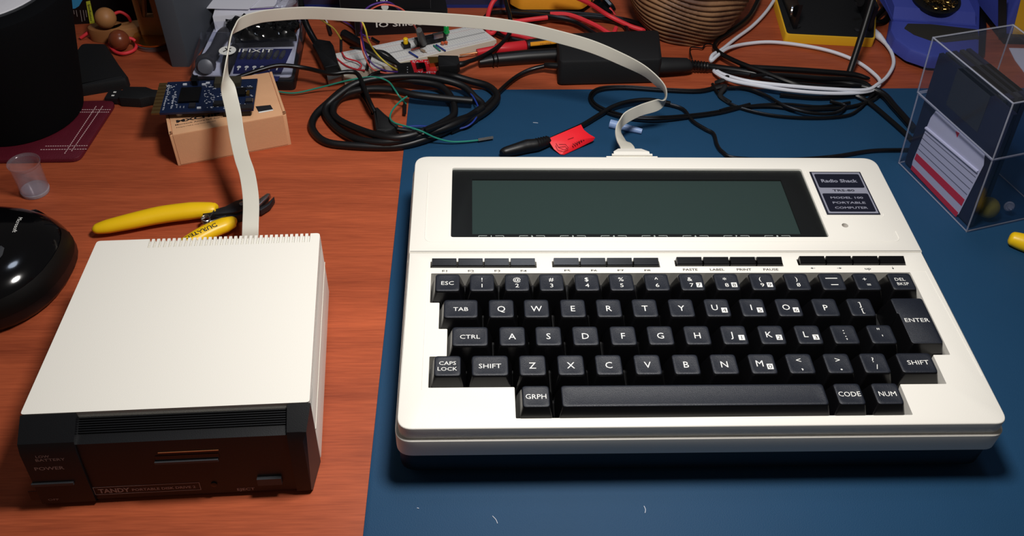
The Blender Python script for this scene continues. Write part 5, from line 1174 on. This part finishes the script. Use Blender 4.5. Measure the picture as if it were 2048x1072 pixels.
for nm, z0_, z1_, capz in (('box_base', Z0, zS, 'b'), ('box_lid', zS + .3, hb, 't')):
    o_ = 0 if nm == 'box_base' else .4
    g = G()
    C4 = [(0 - o_, 0 - o_), (wl + o_, 0 - o_), (wl + o_, Wb), (0 - o_, Wb)]
    for i in range(4):
        (s0, t0), (s1, t1) = C4[i], C4[(i + 1) % 4]
        panel(g, QL(s0, t0, z0_), QL(s1, t1, z0_), QL(s1, t1, z1_), QL(s0, t0, z1_), -1.2)
    if capz == 't': panel(g, QL(0, 0, z1_ - 1), QL(wl, 0, z1_ - 1), QL(wl, Wb, z1_ - 1), QL(0, Wb, z1_ - 1), 1.2)
    else: panel(g, QL(0, 0, z0_), QL(wl, 0, z0_), QL(wl, Wb, z0_), QL(0, Wb, z0_), 1.2)
    sh = g.build(nm, clear, DB, recalc=True)
    g = G()
    for (s0, t0) in C4: g.tube([QL(s0, t0, z0_), QL(s0, t0, z1_)], .55, raw=True, seg=6)
    for z in (z0_ + .4, z1_ - .3):
        for i in range(4): g.tube([QL(*C4[i], z), QL(*C4[(i + 1) % 4], z)], .5, raw=True, seg=6)
    g.build('moulded_edge', clearedge, sh)
# disks inside: each parallel to the left wall
def disk(t, tilt, m, label, lab=False):
    T = thing('floppy_disk', tuple(Q(wl / 2, t, Z0 + 1.5)), label, 'floppy disk', 'floppy disks in the clear box')
    s0, s1 = (2.0 if lab else 17.0), wl - 2.0; z0_, z1_ = 2.6, 88
    def q(s, z, d=0): return QL(s, t + d + (z / 90) * tilt, z)
    g = G(); V = [q(s0, z0_), q(s1, z0_), q(s1, z1_), q(s0, z1_)]; V2 = [q(s0, z0_, 3.2), q(s1, z0_, 3.2), q(s1, z1_, 3.2), q(s0, z1_, 3.2)]
    g.add(V + V2, [(3, 2, 1, 0), (4, 5, 6, 7), (0, 1, 5, 4), (1, 2, 6, 5), (2, 3, 7, 6), (3, 0, 4, 7)]); g.build('jacket', m, T)
    g = G(); V = [q(wl * .3, 62, -.25), q(wl * .72, 62, -.25), q(wl * .72, 88, -.25), q(wl * .3, 88, -.25)]; V2 = [q(wl * .3, 62, 3.45), q(wl * .72, 62, 3.45), q(wl * .72, 88, 3.45), q(wl * .3, 88, 3.45)]
    g.add(V + V2, [(3, 2, 1, 0), (4, 5, 6, 7), (0, 1, 5, 4), (1, 2, 6, 5), (2, 3, 7, 6), (3, 0, 4, 7)]); g.build('shutter', floppyg, T)
    return T, q
T, q = disk(3.0, 3, floppy, 'navy floppy disk with red striped white label inside the clear box', True)
def onp(u, v):    # point on the outer side of the first disk through a pixel
    O = q(0, 0, -.3); n = (q(10, 0, -.3) - O).cross(q(0, 10, -.3) - O).normalized(); return FV(O, n, u, v)
lp = [(1826, 322), (1823, 338), (1910, 432), (1918, 428), (1968, 330), (1970, 308), (1962, 300), (1880, 224), (1872, 222), (1862, 235)]
outn = (q(10, 0) - q(0, 0)).cross(q(0, 10) - q(0, 0)).normalized()
if outn.dot(CAMC - q(0, 0)) < 0: outn = -outn
def decal(g, pts, h, mi=0):
    P = [onp(*p) + outn * h for p in pts]; P2 = [p - outn * .12 for p in P]; n = len(P)
    g.add(P + P2, [tuple(range(n)), tuple(range(n, 2 * n))[::-1]] + [(i, (i + 1) % n, (i + 1) % n + n, i + n) for i in range(n)], mi)
def lt_(a, b, t): return (a[0] + (b[0] - a[0]) * t, a[1] + (b[1] - a[1]) * t)
g = G(); decal(g, lp, .25); lab = g.build('paper_label', lbl, T, label='white label')
BL, BR2, TL, TR_ = (1822, 338), (1913, 434), (1862, 232), (1970, 318)
g = G()
for t0, t1, mi in ((.0, .075, 1), (.19, .30, 1)):
    decal(g, [lt_(BL, TL, t0), lt_(BR2, TR_, t0), lt_(BR2, TR_, t1), lt_(BL, TL, t1)], .4, mi)
for t in (.38, .48, .58, .68): decal(g, [lt_(BL, TL, t), lt_(BR2, TR_, t), lt_(BR2, TR_, t + .012), lt_(BL, TL, t + .012)], .4, 0)
decal(g, [(1912, 262), (1920, 266), (1915, 275)], .4, 1)
g.build('label_print', [mat('line_grey', (120, 120, 135), .6), lblred], lab)
g = G(); a_ = onp(*lt_(BL, TL, .78)) + outn * .6; b_ = onp(*lt_(BR2, TR_, .78)) + outn * .6; g.tube([a_, b_], 1.1, raw=True, seg=8); g.build('label_fold', lbl, lab)
disk(8.5, 2.5, floppyg, 'dark grey floppy disk directly behind the labelled one in the clear box')
disk(14, 2, floppy, 'plain navy floppy disk in the middle of the clear box')
disk(20, 2, floppyg, 'dark grey floppy disk next to the farthest right one in the clear box')
disk(26, 1, floppy, 'navy floppy disk farthest right in the clear box')
# fluff ball and hook stuck on the near side
pc = W(1985, 420, 8)
fz = FV(Vector((c0.x, c0.y, 0)), Vector((vl.x, vl.y, 0)), 1985, 410)
g = G(); g.ball(fz + Vector((vl.x, vl.y, 0)) * 0 + Vector((-vl.x * 7, -vl.y * 7, 0)), 6.3, seg=20); 
fz2 = fz + Vector((-vl.x * 7, -vl.y * 7, 0)); 
crd = W(1984, 433, 1)
crd = Vector((c0.x, c0.y, 0)) + Vector((vl.x, vl.y, 0)) * 8.8 + Vector((vr.x, vr.y, 0)) * 20
g = G(); g.ball((crd.x, crd.y, 9.6), 7.2, seg=20); g.build('pompom', pompom, None, 'fuzzy dull yellow ball at the near side of the clear box', 'ball')
hk = W(2018, 412, 9); g = G(); g.lathe([(2.8, 0), (3.4, .8), (2.6, 1.6), (1.6, .8)], hk, axis=(-.3, -.9, .4), seg=18); g.lathe([(1.2, -2), (1.4, 3)], hk, axis=(-.3, -.9, .4), seg=12); g.build('clear_hook', clearedge, DB, label='small clear ring fastener')
YH = thing('screwdriver', (*W2(2045, 485), Z0), 'yellow tool handle poking in at the right edge', 'tool')
g = G(); g.tube(WP([(2018, 475, 6), (2024, 477, 6), (2045, 484, 6), (2090, 500, 6)]), [2.2, 4.6, 5.6, 6], seg=16); g.build('handle', yellow, YH)
g = G(); g.tube(WP([(2036, 486, 2.2), (2048, 497, 2.4), (2090, 515, 2.5)]), [1.2, 2.0, 2.4], seg=10); g.build('grip_insert', rubber, YH)

# dust and fibres on the mat
for i, (a, b, dx, dy, l) in enumerate(((985, 1032, 10, 15, 1), (1288, 1012, 2, 14, 2), (834, 1016, 3, 1, 3), (1800, 480, 8, 2, 4), (1880, 590, 2, 5, 5), (1066, 245, 10, 1, 6))):
    g = G(); z = Z0 + .25; g.tube(WP([(a, b, z), (a + dx * .5 + 2, b + dy * .5, z), (a + dx, b + dy, z)]), .16, seg=5, sub=3)
    g.build('fibre', whitec, None, ['white straight fibre on the mat in front of the computer', 'white curved fibre on the mat in front of the computer', 'white crumb at the mat corner left of the fibres', 'pale thread on the mat right of the name plate', 'tiny pale fleck on the mat right of the keyboard', 'pale scrap of fibre on the mat by the barrel plug'][i], 'fibre')
